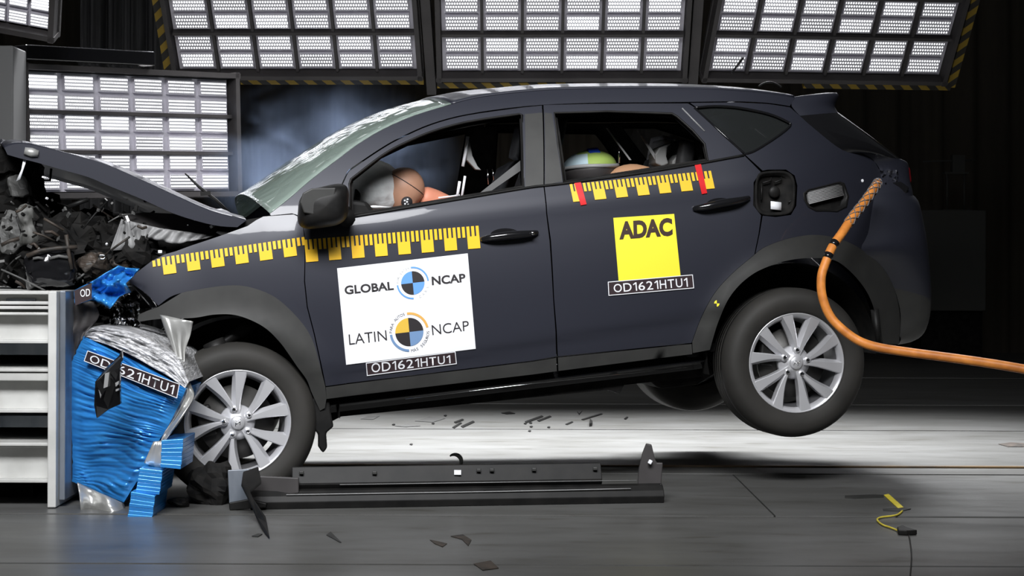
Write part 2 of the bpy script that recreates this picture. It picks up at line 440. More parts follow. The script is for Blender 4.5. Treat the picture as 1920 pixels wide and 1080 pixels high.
# ------------------------------------------------------------------ the setting
def floor_mat():
    m = mat('painted_concrete', (.11, .11, .108), .34, 0, 0, .5); b = m.node_tree.nodes['Principled BSDF']
    tc = nd(m, 'ShaderNodeTexCoord'); mp = nd(m, 'ShaderNodeMapping'); mp.inputs['Scale'].default_value = (.5, 1.3, 1)
    lk(m, tc.outputs['Object'], mp.inputs['Vector'])
    n = nd(m, 'ShaderNodeTexNoise'); n.inputs['Scale'].default_value = 2.2; n.inputs['Detail'].default_value = 9; n.inputs['Roughness'].default_value = .62
    lk(m, mp.outputs[0], n.inputs['Vector'])
    r = nd(m, 'ShaderNodeValToRGB'); r.color_ramp.elements[0].position = .32; r.color_ramp.elements[1].position = .62
    r.color_ramp.elements[0].color = (.085, .084, .079, 1); r.color_ramp.elements[1].color = (.122, .122, .119, 1)
    lk(m, n.outputs['Fac'], r.inputs[0])
    n2 = nd(m, 'ShaderNodeTexNoise'); n2.inputs['Scale'].default_value = 9; n2.inputs['Detail'].default_value = 7
    mp2 = nd(m, 'ShaderNodeMapping'); mp2.inputs['Scale'].default_value = (.35, 1, 1); lk(m, tc.outputs['Object'], mp2.inputs['Vector']); lk(m, mp2.outputs[0], n2.inputs['Vector'])
    r2 = nd(m, 'ShaderNodeValToRGB'); r2.color_ramp.elements[0].position = .30; r2.color_ramp.elements[1].position = .40
    r2.color_ramp.elements[0].color = (.80, .78, .74, 1); r2.color_ramp.elements[1].color = (1, 1, 1, 1)
    lk(m, n2.outputs['Fac'], r2.inputs[0])
    mx = nd(m, 'ShaderNodeMix', data_type='RGBA', blend_type='MULTIPLY'); mx.inputs['Factor'].default_value = 1
    lk(m, r.outputs[0], mx.inputs['A']); lk(m, r2.outputs[0], mx.inputs['B']); lk(m, mx.outputs['Result'], b.inputs['Base Color'])
    q = nd(m, 'ShaderNodeMapRange'); q.inputs['From Min'].default_value = .3; q.inputs['From Max'].default_value = .7
    q.inputs['To Min'].default_value = .31; q.inputs['To Max'].default_value = .37
    lk(m, n2.outputs['Fac'], q.inputs[0]); lk(m, q.outputs[0], b.inputs['Roughness'])
    return m
M['floor'] = floor_mat()
M['groove'] = mat('joint_filler', (.012, .011, .010), .8)
M['rail'] = mottle(mat('worn_rail', (.18, .12, .06), .4, .3), ((.07, .06, .05), (.26, .17, .08)), 3)
seams = [5.55, 6.83, 8.13, 9.72, 10.02, 12.18, 14.29, 17.5]; gaps = {5.55: .02, 6.83: .03, 8.13: .05, 9.72: .05, 10.02: .03, 12.18: .035, 14.29: .09, 17.5: .1}
mb = MB(); edges = [-2]+seams+[22.4]
for a, b in zip(edges, edges[1:]):
    xs = [-14, 14]
    if a == 8.13: xs = [-14, 1.10, 14]
    for x0, x1 in zip(xs, xs[1:]):
        g0, g1 = gaps.get(a, .01)/2, gaps.get(b, .01)/2
        mb.box(((x0+x1)/2, (a+g0+b-g1)/2, -.05), (x1-x0-.008, b-a-g0-g1, .1), 0)
mb.box((0, 10, -.056), (28.2, 25, .1), 1)
struct(build('floor', mb, ['floor', 'groove']))
mb = MB(); mb.box((0, 10.05, .004), (27.9, .035, .008)); struct(build('trim_1', mb, 'rail'))
mb = MB()
mb.grid(lambda u, v: Vector((-14+28*u, 22.2+.06*math.sin(u*420)+.03*math.sin(u*977), v*9)), 600, 2)
struct(build('wall_back', mb, 'wall'))
mb = MB(); mb.box((14.05, 10, 4.5), (.1, 25, 9)); struct(build('wall_right', mb, 'wall'))
mb = MB(); mb.box((-14.05, 10, 4.5), (.1, 25, 9)); struct(build('wall_left', mb, 'wall'))

# ------------------------------------------------------------------ lamp panels
def lamp_panel(origin, u, v, cols, rows, w, h, label, led, frame_style, group='LED lamp panels', tapes=()):
    """origin: bottom left corner; u to the right, v up along the panel; face = toward the car"""
    u = u.normalized(); v = (v-u*v.dot(u)).normalized(); n = u.cross(v)
    mtx = Matrix(((u.x, v.x, n.x, origin.x), (u.y, v.y, n.y, origin.y), (u.z, v.z, n.z, origin.z), (0, 0, 0, 1)))
    t = thing('lamp_panel', origin, label, 'light panel', group, mtx)
    fr = MB(); b = .045
    fr.box((w/2, h/2, -.06), (w+2*b, h+2*b, .03))
    for x in (-b/2, w+b/2): fr.box((x, h/2, -.005), (b*.7, h+2*b, .11))
    for y in (-b/2, h+b/2): fr.box((w/2, y, -.005), (w+2*b, b*.7, .11))
    for k in range(1, rows//2): fr.box((w/2, h*k/(rows//2), -.012), (w, .022, .05))
    for k in range(1, cols):
        if frame_style == 'grid': fr.box((w*k/cols, h/2, -.02), (.02, h, .045))
    build('frame', fr, 'darkframe', t)
    hs = MB(); hs.box((w/2, h/2, -.042), (w, h, .012)); build('reflector_plate', hs, 'housing', t)
    cw, rh = w/cols, h/rows
    proto = None
    mw, mh = (cw*.77, rh*.66) if frame_style == 'grid' else (cw*.78, rh*.68)
    for j in range(rows):
        for i in range(cols):
            if proto is None:
                m = MB(); m.box((0, 0, -.012), (mw+.012, mh+.012, .024), 1)
                k = m.add([(-mw/2, -mh/2, .0015), (mw/2, -mh/2, .0015), (mw/2, mh/2, .0015), (-mw/2, mh/2, .0015)], [(0, 1, 2, 3)], 0)
                proto = build('lamp_module', m, [led, 'housing'], t, smooth=False, recalc=False)
                uvl = proto.data.uv_layers.new(name='UVMap'); pl = proto.data.polygons[-1]
                for li, c in zip(pl.loop_indices, ((0, 0), (1, 0), (1, 1), (0, 1))): uvl.data[li].uv = c
                o = proto
            else:
                o = proto.copy(); COL.objects.link(o); o.parent = t
            yy = rh*(j+.5)
            if frame_style == 'grid': yy += (.05 if j % 2 == 0 else -.05)*rh
            o.location = (cw*(i+.5), yy, -.012)
    return t, mtx
def hazard_strip(t, a, b, wd_, name='hazard_edging'):
    """striped bar from a to b in the panel's own frame"""
    a = Vector(a); b = Vector(b); d = (b-a).normalized(); s = Vector((-d.y, d.x, 0))*wd_/2; z = Vector((0, 0, .03))
    mb = MB(); mb.hexa([a-s, b-s, b+s, a+s], [a-s-z, b-s-z, b+s-z, a+s-z])
    o = build(name, mb, 'hazard', t, smooth=False)
    uvl = o.data.uv_layers.new(name='UVMap'); ln = (b-a).length
    for p in o.data.polygons:
        for li in p.loop_indices:
            q = Vector(o.data.vertices[o.data.loops[li].vertex_index].co)-a
            uvl.data[li].uv = (q.dot(d)/.13, q.dot(s.normalized())/.13)
    return o
ZP = 13.5; TILT = R(39)
vup = Vector((0, -math.sin(TILT), math.cos(TILT)))
# three hanging panels behind the car
for k, (pl, pr, yl, yr, lab) in enumerate((((336, 134.5), (782, 134.5), ZP+.10, ZP, 'big LED lamp panel hanging above the windscreen, hazard tape down its outer edge'),
                                          ((830, 138), (1277, 138), ZP, ZP, 'big LED lamp panel hanging above the car roof, between two like panels'),
                                          ((1326, 138), (1763, 145), ZP, ZP+.27, 'big LED lamp panel hanging above the tailgate, hazard tape at its far corner'))):
    a = W(*pl, yl); b = W(*pr, yr); u = (b-a)
    vv = vup.copy()
    t, mtx = lamp_panel(a, u, vv, 6, 8, u.length, 1.26, lab, 'led', 'grid')
    w = u.length
    if k == 0:
        hazard_strip(t, (-.075, -.15, 0), (-.075, 1.4, 0), .06); hazard_strip(t, (.42, -.085, 0), (w+.04, -.085, 0), .045)
        mb = MB(); mb.box((w+.089, .6, -.05), (.065, 1.6, .08)); build('hanger_post', mb, 'darkframe', t)
    if k == 1:
        hazard_strip(t, (-.04, -.10, 0), (w*.55, -.10, 0), .045)
        mb = MB(); mb.box((w+.089, .6, -.05), (.065, 1.6, .08)); build('hanger_post', mb, 'darkframe', t)
    if k == 2:
        hazard_strip(t, (w*.42, -.085, 0), (w+.10, -.085, 0), .05); hazard_strip(t, (w+.10, -.085, 0), (w+.10, 1.4, 0), .06)
# standing panel at the barrier
a = W(52, 360, 11.3); b = W(436, 357, 12.4); u = b-a
t, mtx = lamp_panel(a, u, Vector((0, 0, 1)), 6, 6, u.length, .70, 'upright LED lamp panel standing behind the raised bonnet', 'led_side', 'plain')
mb = MB()
for x in (.3, u.length-.3): mb.box((x, -.55, -.08), (.07, 1.12, .05))
mb.box((u.length/2, -1.05, -.08), (u.length*.8, .06, .5)); build('stand', mb, 'matte', t)
mb = MB(); mb.box((u.length*.27, .80, -.02), (u.length*.60, .085, .22)); build('top_beam', mb, 'gloss', t, bevel=.006)
# small tilted panel in the top corner
bl, br, tr_ = W(-70, 30, 11.0), W(92, 60, 11.0), W(116, 0, 10.9)
t, mtx = lamp_panel(bl, br-bl, tr_-br, 4, 6, (br-bl).length, .62, 'small tilted LED lamp panel above the pale pillar', 'led_side', 'plain')
# drape, pillar and dark box behind the barrier
mb = MB()
x0 = W(150, 0, 15).x; x1 = W(335, 0, 15).x
mb.grid(lambda u, v: Vector((x0+(x1-x0)*u, 15+.05*math.sin(u*31)+.025*math.sin(u*77+1), .02+v*4.6)), 120, 4)
tag(build('drape', mb, 'curtain', solid=.006), 'grey cloth drape hanging in folds left of the hanging panels', 'curtain')
mb = MB(); a = W(-60, 85, 10.9); b = W(25, 85, 10.9)
mb.box(((a.x+b.x)/2, 11.05, a.z/2), (b.x-a.x, .3, a.z)); o = build('pillar', mb, 'pillar', bevel=.01)
tag(o, 'pale grey pillar beside the upright lamp panel', 'pillar')
mb = MB(); c = W(1788, 489, 20.5); w = (1848-1726)/F*20.5; h = (583-394)/F*20.5
cb = thing('cabinet', (c.x, 20.5, 0), 'dim grey cabinet against the back wall beyond the tailgate', 'cabinet')
zb = W(1788, 583, 20.5).z
mb.box((0, .3, zb+h/2), (w, .6, h)); build('body', mb, 'cab', cb, bevel=.01)
mb = MB(); mb.box((0, .32, zb/2), (w*.94, .5, max(.02, zb))); build('plinth', mb, 'matte', cb)
if True:
    t = thing('equipment_stand', (W(1798, 395, 20.6).x, 20.75, zb+h), 'thin dark equipment stand on top of the dim cabinet', 'stand')
    mb = MB()
    for dx in (-.09, .09): mb.tube([(dx, 0, 0), (dx, 0, .40)], .012, 0, 8)
    mb.box((0, 0, .40), (.26, .1, .02)); mb.box((0, 0, .006), (.3, .2, .012)); build('legs', mb, 'cab', t)
    mb = MB(); mb.box((.02, 0, .50), (.13, .1, .18)); mb.tube([(-.35, 0, .52), (.2, 0, .54)], .008); build('head', mb, 'cab', t)
# ------------------------------------------------------------------ the car
car = thing('car', ORG, 'dark navy crash-tested car with a crushed front and its rear wheels lifted off the floor', 'car', mtx=CARM)
def lo(off): return lambda x, y: LS(x, y, off)
# ---- side panels
arch_f_out = cr([(262, 592), (295, 574), (325, 554), (375, 542), (425, 535.5), (462, 537), (500, 549), (525, 564), (550, 587), (572, 613), (588, 643), (600, 685), (610, 725)])
arch_r_out = cr([(1298, 641), (1315, 596), (1340, 550), (1371, 515), (1406, 485), (1435, 463), (1488, 445), (1541, 441), (1597, 457), (1646, 492), (1672, 530), (1685, 575), (1688, 607)])
fender = [(571, 452), (571, 490), (570, 527), (575, 575), (588, 625), (600, 680), (608, 722)]+arch_f_out[::-1][3:-9]+[(297, 573), (275, 551), (241, 527), (251, 515), (285, 489), (309, 477), (330, 471), (357, 461), (411, 443), (464, 424), (480, 413), (494, 406), (550, 402), (566, 410)]
panel('front_fender', fender, 'paint', car, step=.04)
fd_win = [(657, 405), (655, 345), (658, 336)]+cr([(662, 333), (716, 292), (755, 270), (812, 246), (880, 228), (974, 214)])+[(979, 216), (982, 351), (838, 375)]
fd_out = [(573, 452), (566, 408), (585, 396), (640, 352), (652, 325)]+cr([(656, 320), (714, 281), (753, 259), (810, 234), (878, 216), (985, 201)])+[(1016, 198), (1019, 350), (1024, 400), (1030, 450), (1037, 560), (1043, 668), (1000, 676), (611, 724), (602, 680), (590, 625), (577, 575), (572, 527)]
panel('front_door', fd_out, 'paint', car, [fd_win], step=.035)
rd_win = [(1057, 342), (1046, 270), (1039, 212), (1139, 209), (1260, 213), (1270, 219), (1299, 245), (1321, 270), (1327, 301), (1305, 306), (1189, 325)]
rd_out = [(1021, 349), (1019, 197), (1100, 195), (1200, 194), (1290, 194), (1300, 200), (1393, 289), (1426, 322), (1413, 342), (1412, 385), (1427, 404), (1422, 440), (1414, 479)]+[q for q in arch_r_out[::-1] if q[0] < 1406]+[(1296, 643), (1046, 668), (1039, 560), (1033, 450), (1026, 400)]
panel('rear_door', rd_out, 'paint', car, [rd_win], step=.035)
q_win = cr([(1302, 202), (1340, 199), (1385, 202), (1440, 213), (1474, 227), (1482, 234), (1470, 247), (1440, 268), (1413, 284), (1397, 289)], 4)+[(1360, 256)]
fuel = cr([(1416, 345), (1422, 326), (1440, 321), (1472, 321), (1487, 331), (1491, 350), (1489, 385), (1480, 400), (1455, 404), (1430, 402), (1418, 390), (1416, 365)], 3)[:-1]
vent = [(1506, 362), (1515, 355), (1575, 340), (1584, 344), (1592, 368), (1588, 388), (1570, 397), (1530, 396), (1515, 388), (1507, 374)]
quarter = [(1303, 199), (1294, 193), (1380, 192), (1440, 195), (1481, 201), (1523, 238), (1579, 281), (1618, 288), (1640, 303), (1655, 330), (1640, 380), (1628, 439), (1612, 470)]+[q for q in arch_r_out[::-1] if 1416 < q[0] < 1605]+[(1416, 478), (1424, 440), (1430, 404.5), (1455, 407), (1483, 403), (1493, 386), (1495, 348), (1490, 329), (1474, 318), (1440, 318), (1430, 320), (1396, 289)]
panel('quarter_panel', quarter, 'paint', car, [q_win, vent], step=.035)
panel('quarter_glass', [tuple(q) for q in q_win], 'glass', car, off=.012, step=.05, thick=.004)
mb = MB(); build_pts = [LS(x, y, -.001) for x, y in q_win]; mb.tube(build_pts+[build_pts[0]], .006, 0, 6); build('window_seal', mb, 'gloss', car)
rail_lo = cr([(506, 403), (541, 379), (583, 394), (638, 350), (650, 324), (654, 318), (712, 279), (751, 257), (808, 232), (876, 214), (985, 199), (1100, 193), (1200, 192), (1294, 191), (1380, 190), (1440, 193), (1481, 199)], 3)
rail_lo = [(508, 404), (548, 400), (566, 406), (583, 394), (638, 350), (650, 324), (654, 318)]+cr([(654, 318), (712, 279), (751, 257), (808, 232), (876, 214), (985, 199), (1100, 193), (1200, 192), (1294, 191), (1380, 190), (1440, 193), (1481, 199)], 4)
rail_up = cr([(506, 401), (541, 374), (572, 347), (603, 322), (635, 298), (671, 271), (718, 243), (777, 217), (846, 196), (900, 183), (980, 173), (1060, 168), (1180, 166), (1313, 167), (1420, 173.5), (1490, 183)], 4)
panel('roof_rail', rail_up+rail_lo[::-1], 'paint', car, step=.03)
# dark inner shell behind the gaps, with window openings
panel('inner_shell', [(575, 452), (640, 360), (656, 328), (716, 286), (812, 238), (985, 206), (1200, 198), (1380, 196), (1480, 205), (1579, 290), (1620, 330), (1610, 450), (1560, 425), (1490, 430), (1420, 455), (1360, 500), (1310, 580), (1290, 638), (1046, 664), (620, 716), (600, 640)], 'matte', car,
      [[(662, 400), (662, 340), (716, 297), (812, 251), (974, 219), (978, 348)], [(1062, 338), (1044, 216), (1260, 218), (1316, 270), (1322, 298)], [(1315, 206), (1385, 206), (1474, 232), (1413, 280), (1400, 284)]], off=.035, step=.07)
# B pillar covers
panel('pillar_cover', [(984, 214), (1017, 211), (1019, 346), (985, 350)], 'clad', car, off=-.0015, step=.05, thick=.006)
panel('pillar_cover', [(1021, 211), (1035, 213), (1044, 270), (1054, 340), (1022, 347)], 'clad', car, off=-.0015, step=.05, thick=.006)
# window surrounds
for pts in ([(657, 405), (655, 345), (658, 336)]+cr([(662, 333), (716, 292), (755, 270), (812, 246), (880, 228), (974, 214)])+[(979, 216), (982, 351), (838, 375), (657, 406)], rd_win+[rd_win[0]]):
    mb = MB(); mb.tube([LS(x, y, .003) for x, y in pts], .0065, 0, 6); build('window_seal', mb, 'black', car)
mb = MB(); mb.tube([LS(x, y, -.004) for x, y in cr([(657, 407), (838, 377), (982, 353), (1021, 348), (1057, 344), (1189, 326.5), (1305, 307.5), (1395, 291)])], .006, 0, 6); build('belt_moulding', mb, 'black', car)
mb = MB(); mb.tube([LS(x, y, -.002) for x, y in ((1279, 203), (1321, 246))], .0035, 0, 6); mb.tube([LS(x, y, .004) for x, y in ((1268, 216), (1321, 266))], .0035, 0, 6); build('bright_trim', mb, 'trim', car)
# ---- grey plastic cladding
arch_f_in = cr([(262, 603), (300, 598), (362, 596), (400, 590), (437, 590), (470, 600), (500, 617), (525, 642), (542, 665), (557, 687), (575, 712), (584, 735), (600, 770)])
cl_out = arch_f_out[2:]
panel('wheel_arch', [(260, 590), (278, 582), (297, 575.5)]+arch_f_out[14:]+[(612, 748), (609, 765)]+arch_f_in[::-1]+[(268, 612), (258, 600)], 'clad', car, off=-.006, step=.035, thick=.04)
arch_r_in = cr([(1331, 656), (1338, 631), (1347, 603), (1364, 564), (1385, 536), (1410, 515), (1435, 502), (1470, 490), (1512, 484), (1561, 487), (1590, 505), (1618, 536), (1635, 568), (1646, 610), (1656, 645)])
panel('wheel_arch', arch_r_out+[(1686, 645)]+arch_r_in[::-1]+[(1299, 662)], 'clad', car, off=-.006, step=.035, thick=.05)
panel('door_cladding', [(611, 726), (1000, 678), (1043, 671), (1044, 696), (1000, 702), (612, 748)], 'clad', car, off=-.006, step=.04)
panel('door_cladding', [(1046, 670.5), (1297, 645), (1298, 664), (1047, 695.5)], 'clad', car, off=-.006, step=.04)
# ---- rocker under the doors
mb = MB()
def rock(n0, n1, prof):
    a = L(*n0, .10); b = L(*n1, .10)
    for p in (a, b): pass
    A = [Vector((a.x, y, a.z+z)) for y, z in prof]; B = [Vector((b.x, y, b.z+z)) for y, z in prof]
    mb.add(A+B, [(i, i+1, len(prof)+i+1, len(prof)+i) for i in range(len(prof)-1)]+[tuple(range(len(prof))), tuple(range(2*len(prof)-1, len(prof)-1, -1))])
rock((618, 757), (1322, 674), [(.26, .06), (.14, .055), (.115, .03), (.10, .0), (.095, -.008), (.12, -.02), (.14, -.045), (.2, -.05), (.26, -.05)])
build('rocker_sill', mb, 'gloss', car, smooth=False, bevel=.004)
mb = MB(); rock_pts = [L(x, y, .092) for x, y in ((760, 748), (1000, 719), (1289, 688))]; mb.tube(rock_pts, .0022, 0, 6); build('sill_gloss_line', mb, 'chrome', car)  # chrome thread drawing in the glossy highlight along the sill
mb = MB()
z0 = L(1000, 741, .25)
for pts in ([(622, 790), (640, 781), (1142, 731), (1162, 739), (1170, 722), (1320, 705), (1320, 680), (622, 765)],):
    p = [L(x, y, .2) for x, y in pts]; mb.prism(p, (0, CW-.4, 0))
build('underbody', mb, 'matte', car)
# ---- windscreen, roof, tailgate
def loft(name, near_px, mt, bulge, dirf, nu=28, power=2.0, off=0.0, thick=0):
    near = [LS(x, y, off) for x, y in near_px]; n = len(near)-1
    def fn(u, v):
        i = min(int(v*n), n-1); t = v*n-i; p = near[i].lerp(near[i+1], t)
        q = Vector((p.x, CW-p.y, p.z)); b = bulge(v)*(1-abs(2*u-1)**power)
        return p.lerp(q, u)+dirf(v)*b
    mb = MB(); mb.grid(fn, nu, n)
    return build(name, mb, mt, car, solid=thick)
ws = cr([(506, 400), (541, 373), (572, 346), (603, 321), (635, 297), (671, 270), (718, 242), (777, 216), (846, 195)], 3)
loft('windscreen', ws, 'shield', lambda v: .13-.06*v, lambda v: Vector((-.50+.15*v, 0, .87+.07*v)), 36, 2.6, 0, .005)
rf = cr([(846, 195), (900, 182), (980, 172), (1060, 167), (1180, 165), (1313, 166), (1420, 172.5), (1490, 182)], 4)
loft('roof', rf, 'paint', lambda v: .072-.018*min(1, v*4), lambda v: Vector((-.37*max(0, 1-2.5*v), 0, 1)).normalized(), 40, 2.6, 0, .012)
# tail: swept round from the side to the back
def wrap(name, near_px, outer_px, mt, yin=.46, n=5, bulge=.02, m2_=None):
    a_ = cr(near_px, n); b_ = cr(outer_px, n); N = len(a_)-1; inn = [LS(x, y) for x, y in a_]; out = [L(x, y, yin) for x, y in b_]
    def pt(u, v):
        i = min(int(v*N), N-1); t = v*N-i; a = inn[i].lerp(inn[i+1], t); b = out[i].lerp(out[i+1], t)
        if u > .5: p = pt(1-u, v); return Vector((p.x, CW-p.y, p.z))
        if u <= .3:
            q = u/.3*math.pi/2; w = math.sin(q); k = u/.3
            return Vector((a.x+(b.x-a.x)*w, a.y+(yin-a.y)*(1-math.cos(q)), a.z+(b.z-a.z)*w))
        k = (u-.3)/.4; e = 1-(2*k-1)**2
        return Vector((b.x+bulge*e, yin+(CW-2*yin)*k, b.z+bulge*.7*e))
    mb = MB(); mb.grid(pt, 50, N); return build(name, mb, mt, car)
wrap('spoiler', [(1489, 182), (1490, 184), (1484, 198), (1500, 217)], [(1493, 181.5), (1566, 174.5), (1562, 200), (1568, 213)], 'paint', .40, 4)
wrap('rear_window', [(1500, 217), (1523, 238), (1579, 281), (1618, 288)], [(1568, 213), (1605, 240), (1642, 267), (1688, 301)], 'gloss', .42)
wrap('tailgate', [(1618, 288), (1640, 303), (1652, 330), (1640, 380), (1634, 440)], [(1688, 301), (1700, 308), (1704, 340), (1708, 372), (1712, 440)], 'paint', .44)
mb = MB(); lampq = [(1668, 296), (1690, 303), (1708, 314), (1711, 342), (1690, 356), (1676, 345), (1668, 320)]
pp = [L(x, y, .40) for x, y in lampq]; mb.prism(pp, (0, .16, 0)); build('tail_lamp', mb, 'tailred', car, bevel=.012)
mb = MB(); mb.prism([Vector((p.x, CW-p.y-.16, p.z)) for p in pp], (0, .16, 0)); build('tail_lamp', mb, 'tailred', car, bevel=.012)
# bumper: outer profile in side view swept round the back
bo = cr([(1700, 362), (1716, 375), (1724, 410), (1731, 450), (1739, 513), (1744, 565), (1741, 603), (1730, 628), (1709, 641), (1684, 646)], 3)
bi = cr([(1640, 362), (1634, 400), (1627, 440), (1614, 470), (1644, 492), (1672, 530), (1687, 575), (1689, 600), (1688, 615), (1687, 630), (1684, 645)], 3)
mb = MB()
nb = len(bo); inn = [LS(x, y) for x, y in bi]
def bump_pt(u, v):
    i = min(int(v*(nb-1)), nb-2); t = v*(nb-1)-i
    a = inn[i].lerp(inn[i+1], t)
    px = tuple(p+(q-p)*t for p, q in zip(bo[i], bo[i+1])); b = L(px[0], px[1], .46)
    if u <= .3:
        s = u/.3; w = math.sin(s*math.pi/2); y = a.y+(.46-a.y)*(1-math.cos(s*math.pi/2))
        return Vector((a.x+(b.x-a.x)*w, y, a.z+(b.z-a.z)*s))
    if u >= .7:
        p = bump_pt(1-u, v); return Vector((p.x, CW-p.y, p.z))
    s = (u-.3)/.4; y = .46+(CW-.92)*s
    return Vector((b.x+.02*(1-(2*s-1)**2), y, b.z))
cut = int((nb-1)*.58)
mb.grid(lambda u, v: bump_pt(u, v*.58), 40, 16); build('rear_bumper', mb, 'paint', car)
mb = MB(); mb.grid(lambda u, v: bump_pt(u, .58+v*.42), 40, 12); build('bumper_cladding', mb, 'clad', car)
# ---- fuel flap recess, vent, filler label
def cup(name, outline, depth, mt, rim=.004):
    P = [LS(x, y, -rim) for x, y in outline]; c = sum(P, Vector())/len(P); mb = MB(); n = len(P)
    rings = [P, [p+(c-p)*.05+Vector((0, -.004, 0)) for p in P], [p+(c-p)*.12+Vector((0, .002, 0)) for p in P], [p+(c-p)*.2+Vector((0, depth, 0)) for p in P]]
    vs = [q for r in rings for q in r]+[c+Vector((0, depth, 0))]
    fs = [(k*n+i, k*n+(i+1) % n, (k+1)*n+(i+1) % n, (k+1)*n+i) for k in range(3) for i in range(n)]+[(3*n+i, 3*n+(i+1) % n, 4*n) for i in range(n)]
    mb.add(vs, fs); return build(name, mb, mt, car)
fl = cup('fuel_recess', fuel, .03, 'matte')
mb = MB()
def bar(pts, r=.004, off=.012): mb.tube([LS(x, y, off) for x, y in pts], r, 0, 6)
bar([(1428, 345), (1428, 375)]); bar([(1430, 343), (1444, 339), (1446, 333)]); bar([(1452, 342), (1464, 338), (1465, 332)]); bar([(1485, 352), (1484, 376), (1478, 380)])
mb.ball(LS(1452, 360, .012), (.028, .012, .028), 0)
build('filler_cap', mb, 'black', fl)
mb = MB(); mb.grid(lambda u, v: LS(*bil([(1445, 377), (1465, 379.5), (1465, 394.5), (1445, 392)], u, v), off=-.006), 2, 2); build('filler_label', mb, 'white', fl, solid=.001)
vt = cup('air_vent', vent, .05, 'black')
mb = MB()
for k in range(9):
    t = k/8; bar([(1513+t*4, 360+t*22), (1578+t*3, 344+t*22)], .0032, .006)
q = [LS(x, y, .011) for x, y in ((1511, 359), (1578, 343), (1582, 367), (1516, 383))]; mb.prism(q, (0, .006, 0))
build('vent_grille', mb, 'trim', vt)
mb = MB()
for x, y in ((1424, 325), (1420, 348), (1618, 341)): pass
mb.ball(LS(1617, 339, -.002), (.008, .004, .008), 0, 12, 8); build('marker_dot', mb, 'white', car)
# yellow/black target on the arch
mb = MB(); c = (1344, 569)
for k in range(4):
    a = [(c[0], c[1])]+[(c[0]+5*math.cos(R(90*k+15*j)), c[1]-6*math.sin(R(90*k+15*j))) for j in range(7)]
    mb.add([LS(x, y, -.008) for x, y in a], [tuple(range(8))], k % 2)
build('target_mark', mb, ['ink', 'lemon'], car)
# ---- door handles
def handle(parent, pts, rad, label=None):
    mb = MB(); P = [LS(x, y, -o) for x, y, o in pts]; P = [Vector(p) for p in cr([tuple(p) for p in P], 5)]; n = len(P)
    rr = [rad*(.55+.45*math.sin(math.pi*min(1, max(0, (i+.6)/n)))) for i in range(n)]
    mb.tube(P, rr, 0, 12); return build('door_handle', mb, 'gloss', parent)
doors = {o.name: o for o in car.children}
fdoor = doors['front_door']; rdoor = doors['rear_door']
h1 = handle(fdoor, [(902, 449, .004), (925, 445, .028), (960, 441, .034), (990, 438.5, .03), (1007, 436, .006)], .019)
mb = MB(); mb.ball(LS(999, 437.5, -.05), (.009, .005, .009), 0, 12, 8); build('lock_cylinder', mb, 'chrome', h1)
def hollow(parent, px, py, rx, rz):
    mb = MB(); n = 24
    for k in range(n):
        pass
    P = [LS(px+rx*math.cos(2*math.pi*k/n), py+rz*math.sin(2*math.pi*k/n), -.0015) for k in range(n)]
    c = LS(px, py, .012); I = [LS(px+.75*rx*math.cos(2*math.pi*k/n), py+.75*rz*math.sin(2*math.pi*k/n), .004) for k in range(n)]
    I = [LS(px+.8*rx*math.cos(2*math.pi*k/n), py+.8*rz*math.sin(2*math.pi*k/n), -.0018) for k in range(n)]
    mb.add(P+I+[LS(px, py, -.002)], [(i, (i+1) % n, n+(i+1) % n, n+i) for i in range(n)]+[(n+i, n+(i+1) % n, 2*n) for i in range(n)])
    build('handle_recess', mb, 'gloss', parent)
hollow(fdoor, 948, 441, 29, 13); hollow(rdoor, 1352, 384, 28, 13)
h2 = handle(rdoor, [(1300, 391, .004), (1322, 388, .028), (1355, 381, .034), (1385, 376, .03), (1404, 371, .006)], .019)
# ---- mirror
mir = MB()
mc = L(606, 388, -.14)
def mirror_pt(u, v):
    a = 2*math.pi*u; e = .55
    cx = math.copysign(abs(math.cos(a))**e, math.cos(a)); sz = math.copysign(abs(math.sin(a))**e, math.sin(a))
    k = math.sin(math.pi*v)**.55; d = -math.cos(math.pi*v)
    return mc+Vector((.112*cx*k+.014*sz*k, .11*d, .090*sz*k+.014*cx*k*(1 if sz > 0 else .2)))
mir.grid(mirror_pt, 40, 16)
mir.tube([mc+Vector((.10, .03, -.06)), LS(648, 398, -.005)], [.04, .03], 0, 10)
mirror = build('side_mirror', mir, 'black', car)
q = [L(x, y, -.245) for x, y in ((568, 362), (585, 353), (630, 352), (626, 378), (615, 396), (590, 403), (570, 399), (563, 380))]
mb = MB(); mb.prism(q, (0, .012, 0)); build('mirror_cover', mb, 'clad', mirror, bevel=.005)
# mirrored far mirror
mb = MB(); mb.v = [(x, CW-y, z) for x, y, z in mir.v]; mb.f = [f[::-1] for f in mir.f]; mb.m = mir.m; mb.flat = mir.flat; build('side_mirror', mb, 'black', car)
# ---- bonnet, pushed up and folded
ht = cr([(8, 277), (30, 270), (60, 272), (110, 284), (160, 297), (205, 311), (270, 340), (330, 368), (400, 398), (462, 413)], 4)
hb = cr([(14, 290), (38, 297), (70, 305), (115, 318), (165, 332), (208, 350), (265, 373), (330, 402), (400, 422), (445, 426)], 4)
T_ = [L(x, y, .10) for x, y in ht]; B_ = [L(x, y, .10) for x, y in hb]; n = len(T_)
mb = MB()
def hood(u, v, base, lift):
    i = min(int(v*(n-1)), n-2); t = v*(n-1)-i; p = base[i].lerp(base[i+1], t)
    e = 1-abs(2*u-1)**3.0; wv = .012*math.sin(v*9+u*7)
    return Vector((p.x-.04*e*(1-v), p.y+(CW-.2)*u, p.z+e*lift+wv*e))
mb.grid(lambda u, v: hood(u, v, T_, .045), 26, n-1)
mb.grid(lambda u, v: hood(u, v, B_, .10), 26, n-1, flip=True)
w_ = 27; m_ = 27*n
